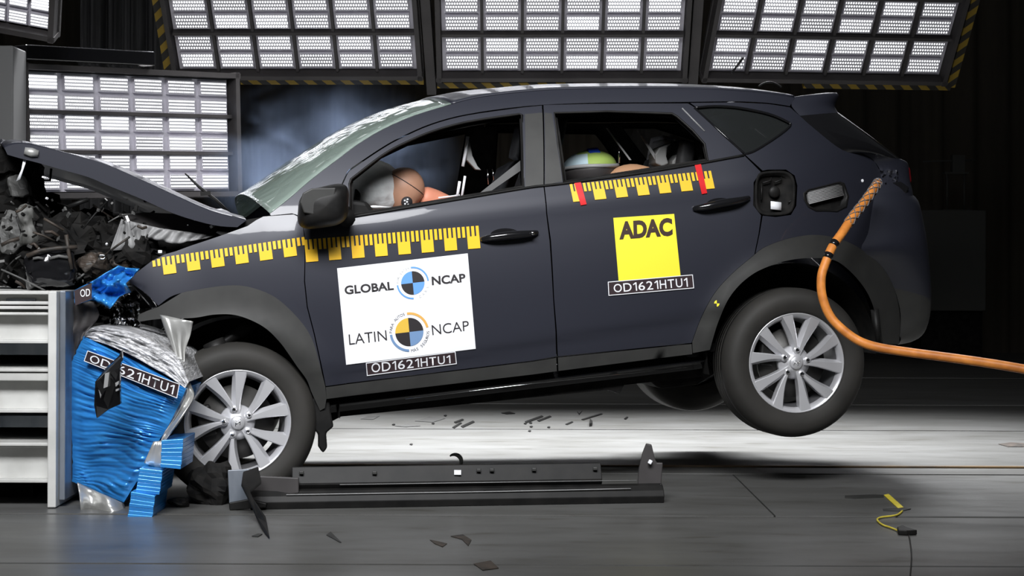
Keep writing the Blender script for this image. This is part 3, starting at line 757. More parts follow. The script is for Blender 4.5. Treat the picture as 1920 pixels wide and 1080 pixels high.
for i in range(n-1):
    mb.f.append((i*w_, (i+1)*w_, m_+(i+1)*w_, m_+i*w_)); mb.m.append(0); mb.flat.add(len(mb.f)-1)
    a = 26; mb.f.append((i*w_+a, m_+i*w_+a, m_+(i+1)*w_+a, (i+1)*w_+a)); mb.m.append(0); mb.flat.add(len(mb.f)-1)
for i in range(26):
    mb.f.append((i, m_+i, m_+i+1, i+1)); mb.m.append(0); mb.flat.add(len(mb.f)-1)
bonnet = build('bonnet', mb, 'paint', car)
mb = MB(); mb.tube([L(x, y, .095) for x, y in ((46, 283), (60, 286), (72, 288))], [.016, .02, .014], 0, 8); build('torn_edge', mb, 'sheet', bonnet)
mb = MB(); mb.add([L(x, y, .12) for x, y in ((44, 297), (50, 300), (38, 336), (30, 340), (40, 318))], [(0, 1, 2, 3, 4)]); build('bent_flange', mb, 'white', bonnet, solid=.006)
mb = MB(); mb.tube([L(x, y, .5) for x, y in ((70, 318), (72, 338), (94, 338), (96, 316))], .006, 0, 8); build('bonnet_striker', mb, 'black', bonnet)
# cowl and wiper
mb = MB(); mb.prism([L(x, y, .14) for x, y in ((436, 404), (462, 412), (508, 404), (508, 416), (480, 416), (462, 426), (420, 444), (405, 436))], (0, CW-.28, 0)); build('cowl', mb, 'black', car)
mb = MB(); mb.tube([L(x, y, 1.0) for x, y in ((347, 325), (375, 352), (405, 375), (432, 402))], [.004, .008, .008, .01], 0, 6); mb.box(L(385, 363, 1.0), (.05, .02, .02)); build('wiper_arm', mb, 'black', car)
# ---- wheels
def blade(mb, ang, w_in, w_out, skew, r0=.030, r1=.2265):
    """one twisted spoke: flat polished face that widens to the rim, a sloping facet on one edge, dark flanks"""
    n = 10; rows = []
    for i in range(n+1):
        t = i/n; r = r0+(r1-r0)*t; hw = w_in+(w_out-w_in)*(t**1.3)
        a = ang+skew*(1-t)**1.5
        c = Vector((math.cos(a), 0, math.sin(a)))*r; s = Vector((-math.sin(a), 0, math.cos(a)))
        y = .014-.013*t; fc = hw*(1.0-.75*t)
        rows.append([c-s*hw+Vector((0, y+.045, 0)), c-s*hw+Vector((0, y+.004, 0)), c-s*(hw-.004)+Vector((0, y, 0)), c+s*(hw-fc)+Vector((0, y, 0)), c+s*(hw+.003)+Vector((0, y+.026, 0)), c+s*hw+Vector((0, y+.05, 0))])
    for i in range(n):
        mb.add(rows[i]+rows[i+1], [(k, k+1, 7+k, 6+k) for k in range(5)], 0, True)
def make_wheel(cx_, cy_, yoff, rot, far=False, first=None):
    c = L(cx_, cy_, yoff)
    if first is None:
        mb = MB(); lip = .229
        mb.lathe([(lip, .0), (.233, -.004), (.236, .004), (.233, .015)], 0, 72)
        mb.lathe([(lip, .0), (.222, .004), (.214, .014), (.209, .03)], 0, 72); mb.lathe([(.209, .03), (.203, .05), (.196, .15), (.20, .19)], 1, 72)
        for k in range(5):
            blade(mb, k*2*math.pi/5, .015, .031, R(10)); blade(mb, k*2*math.pi/5+R(36), .009, .031, R(-16))
        mb.lathe([(.0, .010), (.036, .011), (.046, .022), (.076, .036), (.082, .06), (.0, .06)], 0, 40)
        for k in range(5):
            a = k*2*math.pi/5+R(17); p = Vector((math.cos(a)*.060, .012, math.sin(a)*.060)); mb.tube([p+Vector((0, .04, 0)), p+Vector((0, .006, 0)), p], [.021, .0195, .017], 0, 16)
        w = build('wheel', mb, ['alloy', 'alloy_dark'], car, recalc=True)
        mb = MB(); ro = .352
        mb.lathe([(.231, .018), (.236, -.002), (.248, -.008), (.275, -.016), (.305, -.016), (.325, -.006), (.340, .012), (.349, .032), (ro, .05)]
                 +[q for k in range(1, 5) for q in ((ro, .05+k*.03-.004), (ro-.007, .05+k*.03-.003), (ro-.007, .05+k*.03+.003), (ro, .05+k*.03+.004))]
                 +[(ro, .185), (.345, .205), (.32, .222), (.27, .222), (.215, .2)], 0, 96)
        build('tyre', mb, 'rubber', w)
        mb = MB(); mb.lathe([(0, .0), (.026, .001), (.031, .005), (.032, .012), (0, .012)], 0, 32); cap = build('centre_cap', mb, 'alloy', w)
        mb = MB()
        for s in (-1, 1): mb.tube([(s*.010-.004, .0, -.012), (s*.010+.004, -.001, .012)], .0018, 0, 6)
        mb.tube([(-.010, -.001, -.003), (.010, -.001, .003)], .0018, 0, 6); build('cap_emblem', mb, 'chrome', w)
        for k in range(5):
            a = k*2*math.pi/5+R(17); p = Vector((math.cos(a)*.060, .010, math.sin(a)*.060))
            mb = MB(); mb.tube([p+Vector((0, .02, 0)), p+Vector((0, -.004, 0)), p+Vector((0, -.008, 0))], [.0105, .0105, .006], 0, 6)
            build('lug_nut', mb, 'chrome', w, smooth=False)
        mb = MB(); mb.lathe([(.0, .075), (.165, .075), (.165, .095), (.0, .095)], 0, 48); build('brake_disc', mb, 'disc', w)
        mb = MB(); mb.box((-.13, .07, .04), (.07, .05, .14)); build('brake_caliper', mb, 'black', w, bevel=.01)
    else:
        w = first.copy(); COL.objects.link(w)
        for ch in first.children:
            q = ch.copy(); COL.objects.link(q); q.parent = w
    w.location = c; w.rotation_euler = (0, -rot, math.pi if far else 0)
    if far: w.location = (c.x, CW-yoff, c.z); w.rotation_euler = (0, rot, math.pi)
    return w
w1 = make_wheel(446, 793, .015, R(9)); 
w2 = make_wheel(1494, 680.5, .015, R(-12), first=w1)
make_wheel(446, 793, .015, R(20), True, w1); make_wheel(1494, 680.5, .015, R(30), True, w1)
# wheel wells
for cx_, cz_, r_, x0, x1 in ((w1.location.x+.02, w1.location.z+.02, .44, -3, 3), (w2.location.x, w2.location.z+.05, .42, -3, 3)):
    for sd in (0, 1):
        mb = MB(); n = 24; P = []
        for k in range(n+1):
            a = R(-8+196*k/n); P.append((cx_+r_*math.cos(a), cz_+r_*math.sin(a)))
        vs = [Vector((x, y if not sd else CW-y, z)) for y in (.06, .42) for x, z in P]
        mb.add(vs, [(i, i+1, n+2+i, n+1+i) for i in range(n)]); mb.add([Vector((x, .42 if not sd else CW-.42, z)) for x, z in P], [tuple(range(n+1))])
        build('wheel_well', mb, 'matte', car)
mb = MB()
P = [L(x, y, .10+o) for x, y, o in ((482, 604, .10), (455, 618, .08), (425, 638, .05), (395, 658, .03), (368, 682, .04))]
mb.tube(cr([tuple(p) for p in P], 5), [.018+.017*math.sin(math.pi*min(1, i/12+.15)) for i in range(21)], 0, 12); mb.tube([L(400, 640, .13), L(412, 668, .12)], [.05, .05], 0, 10)
build('air_duct', mb, 'black', car)
# torn flap at the back of the front arch
mb = MB(); mb.prism([L(x, y, .05) for x, y in ((575, 705), (592, 725), (606, 750), (618, 752), (621, 775), (626, 800), (612, 812), (614, 840), (606, 850), (598, 838), (598, 815), (584, 800), (582, 760), (588, 745))], (0, .05, .0)); build('torn_liner', mb, 'black', car, bevel=.008)
mb = MB(); mb.box(L(1655, 655, .2), (.05, .3, .03)); mb.tube([L(1640, 580, .22), L(1648, 655, .22)], .02); build('rear_mudflap', mb, 'black', car)
mb = MB(); mb.prism([L(x, y, .35) for x, y in ((1200, 700), (1330, 672), (1345, 700), (1310, 722), (1240, 730))], (0, 1.1, 0)); build('rear_axle', mb, 'matte', car, bevel=.02)
# aerial
mb = MB(); mb.tube([L(1372, 137, .9), L(1393, 108, .9)], .006, 0, 6); mb.tube([L(x, y, .92) for x, y in cr([(1422, 162), (1432, 156), (1443, 153.5), (1455, 157), (1465, 163)], 3)], .004, 0, 8); build('roof_aerial', mb, 'black', car)
# ---- stickers and measuring tapes on the car
def comb(name, origin, pitch, n, down, mapper, parts, mt, parent, hb, ht_, hs, pre=0, post=None):
    """yellow comb tape; origin top left of block 0, pitch = vector to the next block, down = vector of the block's height"""
    o = Vector(origin); p = Vector(pitch); d = Vector(down); mb = MB()
    def quad(s0, s1, t0, t1):
        q = [o+p*s0+d*t0, o+p*s1+d*t0, o+p*s1+d*t1, o+p*s0+d*t1]
        mb.add([mapper(*x) for x in q], [(0, 1, 2, 3)])
    for k in range(n):
        quad(k, k+.53, ht_, 1)
        for j in range(3): quad(k+.2*j, k+.2*j+.125, 0, ht_)
        if k < n-1 or post:
            for j in (3, 4): quad(k+.2*j, k+.2*j+.12, 0, hs)
    for j in range(pre): quad(-.2*(j+1), -.2*(j+1)+.12, .06*(j+1), hs)
    return build(name, mb, mt, parent)
m2 = lo(-.004)
comb('measuring_tape', (303, 482.5), (45.2, -6.5), 6, (4, 32.5), m2, 1, 'yellow', car, .5, .48, .47, 2, True)
comb('measuring_tape', (570.5, 449.5), (43.4, -3.5), 8, (3.5, 42), m2, 1, 'lemon_tape' if 'lemon_tape' in M else 'yellow', car, .5, .45, .48)
comb('measuring_tape', (1068, 345.5), (40.6, -3.9), 7, (7, 33), m2, 1, 'yellow', car, .5, .42, .48)
for q in ([(1076, 340), (1088, 338), (1100, 383), (1089, 385)], [(1302, 307.5), (1314, 306), (1326, 362), (1316, 364)]):
    quad_decal('red_tape', q, lo(-.006), 'red', car, 6)
# white sheet with the two marks
st = quad_decal('white_sticker', [(632, 503), (877, 475), (892, 654), (649, 684)], lo(-.004), 'white', car, 14)
mp = lo(-.0056)
mb = MB(); put_text(mb, 'GLOBAL', [(645.4, 536), (737, 527.5), (738.7, 543.5), (646.7, 552.5)], mp, 0, .03); build('lettering', mb, 'ink', st)
mb = MB(); put_text(mb, 'NCAP', [(809, 518.5), (872, 512.5), (873.6, 528.5), (810, 535)], mp, 0, .03); build('lettering', mb, 'ink', st)
mb = MB(); put_text(mb, 'LATIN', [(653.5, 627), (724, 619), (725.8, 638), (655, 646.5)], mp, 0, -.004); build('lettering', mb, 'ink', st)
mb = MB(); put_text(mb, 'NCAP', [(809, 609.5), (878.5, 601), (879.6, 619.5), (811, 628.5)], mp, 0, -.004); build('lettering', mb, 'ink', st)
EU, EV = (.9935, -.1135), (.0935, .9956)
def em(c, r0, r1, a0, a1, m, seg=16):
    P = []
    for i in range(seg+1):
        a = R(a0+(a1-a0)*i/seg); P.append((math.cos(a), -math.sin(a)))
    def pt(p, r): q = Vector(c)+Vector(EU)*p[0]*r+Vector(EV)*p[1]*r; return mp(q.x, q.y)
    if r0 == 0: eb.add([mp(*c)]+[pt(p, r1) for p in P], [(0, i, i+1) for i in range(1, seg+1)], m)
    else: eb.add([pt(p, r0) for p in P]+[pt(p, r1) for p in P], [(i, i+1, seg+2+i, seg+1+i) for i in range(seg)], m)
eb = MB(); c1 = (774, 530.5); c2 = (767.5, 622.5); EM = ['ink', 'sky_ink', 'gold_ink', 'steel_ink', 'ochre_ink']
for a, m in ((90, 1), (0, 0), (180, 0), (270, 1)): em(c1, 0, 22, a, a+90, m)
em(c1, 27.5, 30.5, 2, 92, 1); em(c1, 27.5, 30.5, 182, 268, 1); build('emblem', eb, EM, st); eb = MB()
for a, m in ((90, 2), (0, 0), (180, 0), (270, 3)): em(c2, 0, 26.5, a, a+90, m)
em(c2, 32.5, 37, 8, 92, 4); em(c2, 32.5, 37, 182, 264, 3)
build('emblem', eb, EM, st)
mb = MB(); put_arc_text(mb, 'FOR SAFER', c1, 29, 175, 97, EU, EV, 6, mp, 0); build('lettering', mb, 'paleink', st)
mb = MB(); put_arc_text(mb, 'CARS', c1, 29, 285, 345, EU, EV, 6.5, mp, 0, True); build('lettering', mb, 'paleink', st)
mb = MB(); put_arc_text(mb, 'PARA AUTOS', c2, 35, 178, 98, EU, EV, 7.5, mp, 0); build('lettering', mb, 'grey_ink', st)
mb = MB(); put_arc_text(mb, 'M\u00c1S SEGUROS', c2, 35, 270, 358, EU, EV, 7.5, mp, 0, True); build('lettering', mb, 'grey_ink', st)
def code_label(quad, tq, parent, mpf, off=.0012):
    sl = quad_decal('code_label', quad, mpf(0), 'strip', parent, 8)
    mb = MB(); f = mpf(-off); q = [Vector(p) for p in quad]
    for i in range(4):
        a, b = q[i], q[(i+1) % 4]; c = sum(q, Vector((0, 0)))/4
        n = ((b-a).normalized()); s = Vector((-n.y, n.x)); s = s if s.dot(c-a) > 0 else -s
        P = [a, b, b+s*1.4-n*1.0, a+s*1.4+n*1.0]; K = 8
        for k in range(K):
            mb.add([f(*a.lerp(b, k/K)), f(*a.lerp(b, (k+1)/K)), f(*P[3].lerp(P[2], (k+1)/K)), f(*P[3].lerp(P[2], k/K))], [(0, 1, 2, 3)])
    put_text(mb, 'OD1621HTU1', tq, f, 0, .004, 1.05); build('lettering', mb, 'white', sl)
    return sl
lab = lambda o: lo(-.0045+o)
code_label([(686, 680.5), (854, 659), (856.5, 682.5), (688, 705)], [(696, 681.5), (844, 666), (845, 681), (697, 699)], car, lab)
ys = quad_decal('yellow_sticker', [(1150, 408.5), (1264, 401), (1276, 516.5), (1160, 527.5)], lo(-.004), 'lemon', car, 12); mp = lo(-.0056)
mb = MB(); put_text(mb, 'ADAC', [(1160.5, 415.5), (1260, 408), (1261.5, 442), (1161.3, 449.5)], mp, 0, .05); build('lettering', mb, 'brownink', ys)
code_label([(1139.6, 528.3), (1299, 514.6), (1301.5, 540.5), (1141, 554.6)], [(1150, 533), (1288.5, 521), (1290, 537.5), (1151.4, 548.5)], car, lab)

# ---- cabin
mb = MB(); mb.prism([L(x, y, .12) for x, y in ((585, 420), (640, 372), (690, 378), (720, 420), (720, 600), (600, 600))], (0, CW-.24, 0)); build('dashboard', mb, 'black', car, bevel=.02)
mb = MB(); mb.box((1.5, CW/2, .06), (2.4, CW-.36, .04)); build('cabin_floor', mb, 'matte', car)
def seat_part(parent, x0, z0, x1, z1, y0, y1, th, mt, name):
    """padded slab from (x0,z0) to (x1,z1) with thickness th towards the front"""
    a = Vector((x0, 0, z0)); b = Vector((x1, 0, z1)); d = (b-a).normalized(); n = Vector((-d.z, 0, d.x))
    if n.x > 0 and abs(d.z) > .5: n = -n
    def fn(u, v):
        k = 2*math.pi*u; e = .45
        cy = math.copysign(abs(math.cos(k))**e, math.cos(k)); cn = math.copysign(abs(math.sin(k))**e, math.sin(k))
        s = 1-.06*(2*v-1)**2-(.55 if v < .03 or v > .97 else 0)
        p = a.lerp(b, v); return Vector((p.x, (y0+y1)/2+cy*s*(y1-y0)/2, p.z))+n*(th/2+cn*s*th/2*(1-.25*(abs(cy) < .6)))
    mb = MB(); mb.grid(fn, 32, 14); return build(name, mb, mt, parent)
def front_seat(y0, y1):
    s = seat_part(car, 1.02, .34, 1.48, .40, y0, y1, .14, 'seat', 'front_seat')
    seat_part(s, 1.42, .42, 1.70, 1.02, y0+.01, y1-.01, .13, 'seat', 'backrest')
    seat_part(s, 1.70, 1.04, 1.76, 1.22, (y0+y1)/2-.14, (y0+y1)/2+.14, .09, 'seat', 'headrest')
    return s
front_seat(.36, .84); fs2 = front_seat(1.0, 1.48)
rs = seat_part(car, 1.85, .40, 2.35, .44, .3, CW-.3, .15, 'seat', 'rear_seat')
seat_part(rs, 2.30, .48, 2.52, .98, .3, CW-.3, .14, 'seat', 'backrest')
for cx_, cy_, yy in ((1245, 292, 1.35), (1282, 303, .52), (1250, 300, .92)):
    p = L(cx_, cy_, yy); seat_part(rs, p.x, p.z-.08, p.x+.05, p.z+.09, yy-.13, yy+.13, .09, 'trim' if yy > .6 else 'seat', 'headrest')
# bright edges and belts seen through the openings
mb = MB()
def slat(pts, y, w, r=None):
    mb.tube([L(x, yy, y) for x, yy in pts], w, 0, 8)
slat([(877, 256), (873, 285), (868, 312)], .40, .008); slat([(862, 340), (857, 370)], .40, .007); slat([(872, 330), (866, 369)], .40, .006); slat([(822, 371), (862, 366)], .40, .004)
build('white_slat', mb, 'white', car)  # thin white bars set inside the front window
mb = MB(); mb.prism([L(x, y, .41) for x, y in ((877, 258), (882, 270), (886, 292), (896, 312), (903, 319), (892, 318), (880, 305), (875, 300))], (0, .03, 0)); build('bolster_edge', mb, 'trim', car, bevel=.004)
for pts_, w_ in (([(914, 317), (916, 346)], .004), ([(924, 317), (926, 338)], .004), ([(1161, 272), (1161, 306)], .006)):
    mb = MB(); slat(pts_, .5, w_*.8); build('headrest_post', mb, 'chrome', car)
mb = MB(); mb.prism([L(x, y, .30) for x, y in ((982, 296), (982, 316), (915, 362), (892, 368))], (0, .004, 0)); build('seat_belt', mb, 'belt', car)
mb = MB(); mb.prism([L(x, y, .45) for x, y in ((1136, 240), (1139, 240), (1160, 268), (1184, 300), (1180, 300))], (0, .003, 0)); build('seat_belt', mb, 'trim', car)
mb = MB(); mb.prism([L(x, y, .45) for x, y in ((1196, 246), (1199, 245), (1235, 299), (1229, 301))], (0, .003, 0)); build('seat_belt', mb, 'trim', car)
for pts_ in (((1261, 267), (1251, 277), (1250, 293), (1254, 307), (1242, 312), (1230, 307), (1228, 290), (1236, 277)), ((1299, 285), (1289, 292), (1286, 309), (1260, 313), (1261, 302), (1272, 289))):
    mb = MB(); mb.prism([L(x, y, .44) for x, y in pts_], (0, .12, 0)); build('headrest_side', mb, 'headgrey', rs, bevel=.008)
# driver's airbag and steering wheel
mb = MB()
def bag(u, v):
    a = 2*math.pi*u; b = math.pi*v; c = L(700, 358, .58)
    p = Vector((.15*math.sin(b)*math.cos(a), .24*math.cos(b), .145*math.sin(b)*math.sin(a)))
    p *= 1+.10*noise.noise(p*9)+.05*noise.noise(p*22)
    return c+p
mb.grid(bag, 48, 28); build('airbag', mb, 'bag', car)
mb = MB()
c = L(672, 410, .52); mb.tube([c+Vector((-.05+.06*math.sin(R(a)), .18*math.cos(R(a)), .17*math.sin(R(a)))) for a in range(0, 361, 12)], .015, 0, 8); build('steering_wheel', mb, 'black', car)
mb = MB(); mb.add([L(x, y, .2) for x, y in ((657, 404), (668, 398), (690, 390), (745, 389), (700, 385), (662, 392))], [(0, 1, 2, 3, 4, 5)]); build('curtain_airbag', mb, 'bag', car, solid=.01)

# ---- wrecked front end, seen above the barrier
mb = MB()
def rough_box(px, py, y, sx, sy, sz, m=0, amp=.03, seed=0):
    c = L(px, py, y); g = MB(); g.ball(c, (sx, sy, sz), 0, 40, 24)
    out = []
    for v in g.v:
        d = Vector(v)-c; k = max(abs(d.x)/sx, abs(d.y)/sy, abs(d.z)/sz, .001)
        d = d*(.72/k*.5+.5); d += Vector((noise.noise(d*14+Vector((seed, 0, 0))), noise.noise(d*14+Vector((0, seed, 5))), noise.noise(d*14+Vector((9, 0, seed)))))*amp; d += Vector((noise.noise(d*45), noise.noise(d*45+Vector((7, 7, 7))), noise.noise(d*45+Vector((3, 1, 9)))))*amp*.35
        out.append(c+d)
    mb.add(out, g.f, m)
rough_box(130, 470, .55, .30, .40, .19, 0, .07, 1); rough_box(250, 470, .50, .18, .35, .15, 0, .06, 2); rough_box(40, 440, .7, .22, .4, .22, 0, .08, 3)
rough_box(20, 340, .9, .16, .45, .16, 0, .06, 7)
eng = build('engine_block', mb, 'matte', car, smooth=False)
mb = MB(); rough_box(52, 425, .25, .045, .06, .11, 0, .02, 4); build('washer_bottle', mb, 'dusty', car)
mb = MB(); rough_box(20, 435, .3, .05, .06, .10, 0, .03, 12); build('crushed_tank', mb, 'trim_dark', car, smooth=False)
mb = MB(); rough_box(36, 352, .4, .05, .05, .06, 0, .02, 14); build('crushed_hinge', mb, 'trim_dark', car, smooth=False)
mb = MB(); rough_box(95, 505, .18, .14, .12, .10, 0, .02, 5); build('crushed_pump', mb, 'gloss', car)
for a_ in ((175, 497, .2, .07, .08, .06, 0, .03, 15), (240, 480, .3, .10, .1, .05, 0, .03, 16), (175, 420, .7, .12, .1, .06, 0, .04, 17)):
    mb = MB(); rough_box(*a_); build('crushed_bracket', mb, 'rust', car, smooth=False)
mb = MB()
rng = random.Random(4)
for k in range(44):
    px, py = rng.uniform(2, 285), rng.uniform(378, 538)
    if py < 400 and px > 200: continue
    y = rng.uniform(.1, .45); a = rng.uniform(-.8, .8); ln = rng.uniform(.03, .16)
    c = L(px, py, y); d = Vector((math.cos(a), rng.uniform(-.4, .4), math.sin(a)))*ln/2
    mb = MB(); mb.tube([c-d, c+Vector((0, 0, rng.uniform(-.02, .02))), c+d], rng.uniform(.003, .008), 0, 6); build('torn_hose', mb, rng.choice(('black', 'matte', 'rust', 'rust', 'trim_dark')), car)
for pts, r, m in (([(2, 460), (18, 452), (36, 447)], .008, 1), ([(50, 480), (75, 470), (110, 465), (145, 463)], .010, 1), ([(124, 440), (128, 470), (135, 505)], .009, 1), ([(82, 410), (100, 420), (120, 432)], .006, 1), ([(2, 505), (40, 522), (85, 545)], .004, 2), ([(92, 485), (110, 480), (128, 483)], .007, 2), ([(62, 485), (72, 483), (82, 485)], .006, 2), ([(128, 388), (148, 380), (165, 374)], .010, 0)):
    mb = MB(); mb.tube([L(x, y, .08) for x, y in pts], r, 0, 6); build('bent_rod', mb, ('black', 'rust', 'trim_dark')[m], car)
mb = MB(); mb.tube([L(191+6*math.cos(R(a)), 482+4*math.sin(R(a)), .06) for a in range(0, 361, 30)], .004, 0, 6); build('metal_ring', mb, 'chrome', car)
mb = MB()
for k in range(160):
    px, py = rng.uniform(2, 290), rng.uniform(372, 540)
    c = L(px, py, rng.uniform(.08, .3)); rot = Matrix.Rotation(rng.uniform(0, 6), 3, (rng.random(), rng.random(), rng.random()+.1))
    mb.box(c, (rng.uniform(.004, .03), rng.uniform(.003, .016), rng.uniform(.003, .012)), rng.choice((0, 0, 0, 0, 1, 2)), rot)
tag(build('shattered_fragments', mb, ['matte', 'trim_dark', 'steel'], car), None, None, None, 'stuff')
# strut tower flange, ribbed and grey
def flange(u, v):
    top = [(228, 411), (245, 415), (300, 428), (345, 434), (400, 442)]; bot = [(206, 470), (262, 467), (274, 446), (330, 458), (385, 447)]
    i = min(int(u*4), 3); t = u*4-i
    a = [p+(q-p)*t for p, q in zip(top[i], top[i+1])]; b = [p+(q-p)*t for p, q in zip(bot[i], bot[i+1])]
    x = a[0]+(b[0]-a[0])*v; y = a[1]+(b[1]-a[1])*v
    return L(x, y, .20+.006*math.sin(u*60)+.01*noise.noise(Vector((u*9, v*3, 1))))
mb = MB(); mb.grid(flange, 80, 6); build('inner_wing', mb, 'trim', car, solid=.004)
mb = MB(); mb.prism([L(x, y, .26) for x, y in ((228, 404), (270, 398), (350, 402), (430, 424), (400, 444), (345, 436), (300, 430), (235, 414))], (0, CW-.52, 0)); build('bulkhead', mb, 'darkframe', car)
mb = MB(); mb.prism([L(x, y, .30) for x, y in ((280, 445), (400, 440), (460, 425), (470, 500), (430, 530), (300, 545), (262, 500))], (0, .02, 0)); build('inner_fender', mb, 'matte', car)
mb = MB()
for px, py, s in ((447, 421, .010), (398, 424, .014), (300, 472, .012), (365, 412, .007), (352, 422, .006), (88, 372, .009), (200, 458, .009), (130, 418, .006)):
    rot = Matrix.Rotation(rng.uniform(0, 3), 3, (rng.random(), rng.random(), 1)); mb.box(L(px, py, .16), (s*1.5, s, s*1.2), 0, rot)
build('broken_clips', mb, 'white', car, bevel=.003)
# headlamp remains on the fender's nose
mb = MB(); mb.prism([L(x, y, .10) for x, y in ((246, 522), (262, 536), (290, 565), (298, 577), (285, 580), (268, 560), (250, 540), (242, 529))], (0, .16, 0)); hl = build('headlamp', mb, 'gloss', car, bevel=.006)
mb = MB(); mb.tube([L(x, y, .095) for x, y in ((244, 524), (262, 535), (280, 551), (294, 574))], [.003, .006, .007, .004], 0, 6); build('lamp_trim', mb, 'chrome', hl)
def foil(px0, py0, px1, py1, depth, n=16, amp=.03, fn=L):
    return lambda u, v: fn(px0+(px1-px0)*u, py0+(py1-py0)*v, depth+amp*noise.noise(Vector((u*7+px0, v*7, 3)))+amp*.5*noise.noise(Vector((u*19, v*19+py0, 1))))
mb = MB(); mb.grid(foil(205, 545, 262, 625, .16, amp=.10), 22, 22); build('crushed_reflector', mb, 'chrome', hl, smooth=False)
mb = MB(); mb.grid(foil(150, 560, 262, 640, .30, amp=.12), 26, 22); build('crushed_bumper', mb, 'black', car, smooth=False)
# foil wrap where the hose leaves the tail
mb = MB(); mb.grid(foil(1648, 318, 1684, 345, .33, amp=.07), 14, 12); build('foil_wrap', mb, 'chrome', car, smooth=False)
mb = MB(); mb.prism([L(x, y, .30) for x, y in ((1650, 345), (1690, 340), (1706, 352), (1700, 362), (1662, 364))], (0, .15, 0)); build('lamp_socket', mb, 'gloss', car, bevel=.006)
# ------------------------------------------------------------------ people-like things in the car
def skin_body(name, joints, bones, mt, parent, sub=2):
    me = bpy.data.meshes.new(name); me.from_pydata([j[0] for j in joints], bones, []); me.update()
    me.materials.append(M[mt]); o = bpy.data.objects.new(name, me); COL.objects.link(o); o.parent = parent
    o.modifiers.new('skin', 'SKIN'); lay = me.skin_vertices[0].data
    for i, j in enumerate(joints): r = j[1]; lay[i].radius = (r, r) if not isinstance(r, tuple) else r
    lay[0].use_root = True
    s = o.modifiers.new('subdivision', 'SUBSURF'); s.levels = sub; s.render_levels = sub
    dg = bpy.context.evaluated_depsgraph_get(); m2_ = bpy.data.meshes.new_from_object(o.evaluated_get(dg))
    o.modifiers.clear(); o.data = m2_
    for p in m2_.polygons: p.use_smooth = True
    return o
def C(px, py, y): return CARM @ L(px, py, y)
dm = thing('crash_test_dummy', C(800, 470, .6), 'tan crash test dummy slumped forward with its head in the white airbag', 'dummy', mtx=CARM.copy())
hd = L(757, 353, .44)
pel = Vector((1.36, .60, .50)); ch = Vector((1.18, .60, .80)); nk = L(803, 376, .50)
body = skin_body('body', [(pel, .15), ((pel+ch)/2, .14), (ch, (.17, .13)), (nk+Vector((.05, .01, -.03)), .075), (L(783, 364, .46), .055),
    (ch+Vector((-.02, -.19, -.01)), .07), (ch+Vector((-.16, -.20, -.16)), .055), (ch+Vector((-.42, -.10, -.12)), .045), (ch+Vector((-.02, .19, -.01)), .07), (ch+Vector((-.16, .20, -.16)), .055), (ch+Vector((-.42, .10, -.12)), .045),
    (pel+Vector((-.03, -.1, -.02)), .095), (pel+Vector((-.42, -.12, .06)), .075), (pel+Vector((-.70, -.12, -.28)), .05), (pel+Vector((-.03, .1, -.02)), .095), (pel+Vector((-.42, .12, .06)), .075), (pel+Vector((-.70, .12, -.28)), .05)],
    [(0, 1), (1, 2), (2, 3), (3, 4), (2, 5), (5, 6), (6, 7), (2, 8), (8, 9), (9, 10), (0, 11), (11, 12), (12, 13), (0, 14), (14, 15), (15, 16)], 'pink', dm)
mb = MB()
def head(u, v):
    a = 2*math.pi*u; b = math.pi*v
    d = Vector((math.sin(b)*math.cos(a), math.cos(b), math.sin(b)*math.sin(a)))
    r = Vector((.100, .078, .098)); p = Vector((d.x*r.x, d.y*r.y, d.z*r.z))
    if d.x < -.2 and d.z < .3: p.x -= .018*(-d.x-.2); p.z -= .03*(.3-d.z)*(-d.x)          # face and chin
    if abs(d.y) < .2 and d.x < -.85: p.x -= .015                                              # nose
    for sy in (-1, 1):
        e = (d-Vector((-.85, sy*.36, .2)).normalized()).length
        if e < .3: p.x += .012*(1-e/.3)                                                    # eye hollows
    return p
mb.grid(head, 48, 28)
ho = build('head', mb, 'skin', dm); ho.location = hd; ho.rotation_euler = (0, R(-38), 0)
def seam(mx, mz, k, a0, a1):
    inv = Matrix.Rotation(R(38), 3, 'Y'); mm = Vector((mx, 0, mz)).normalized(); e2 = Vector((-mm.z, 0, mm.x)); P = []
    for a in range(a0, a1+1, 6):
        d = inv @ (mm*k+(Vector((0, -1, 0))*math.cos(R(a))+e2*math.sin(R(a)))*math.sqrt(1-k*k))
        P.append(head(math.atan2(d.z, d.x)/(2*math.pi), math.acos(max(-1, min(1, d.y)))/math.pi)*1.004)
    return P
mb = MB(); mb.tube(seam(.62, .78, .22, -80, 80), .0022, 0, 6); build('head_seam', mb, 'ink', ho)
tg_ = L(763, 379, .352); mb = MB(); mb.tube([Vector((0, .01, 0)), Vector((0, -.004, 0))], .026, 0, 24)
for a in range(5):
    p = Vector((.013*math.cos(R(72*a)), -.005, .013*math.sin(R(72*a)))) if a else Vector((0, -.005, 0)); mb.tube([p, p+Vector((0, -.002, 0))], .0045, 1, 10)
to = build('target_disc', mb, ['ink', 'white'], dm); to.location = tg_
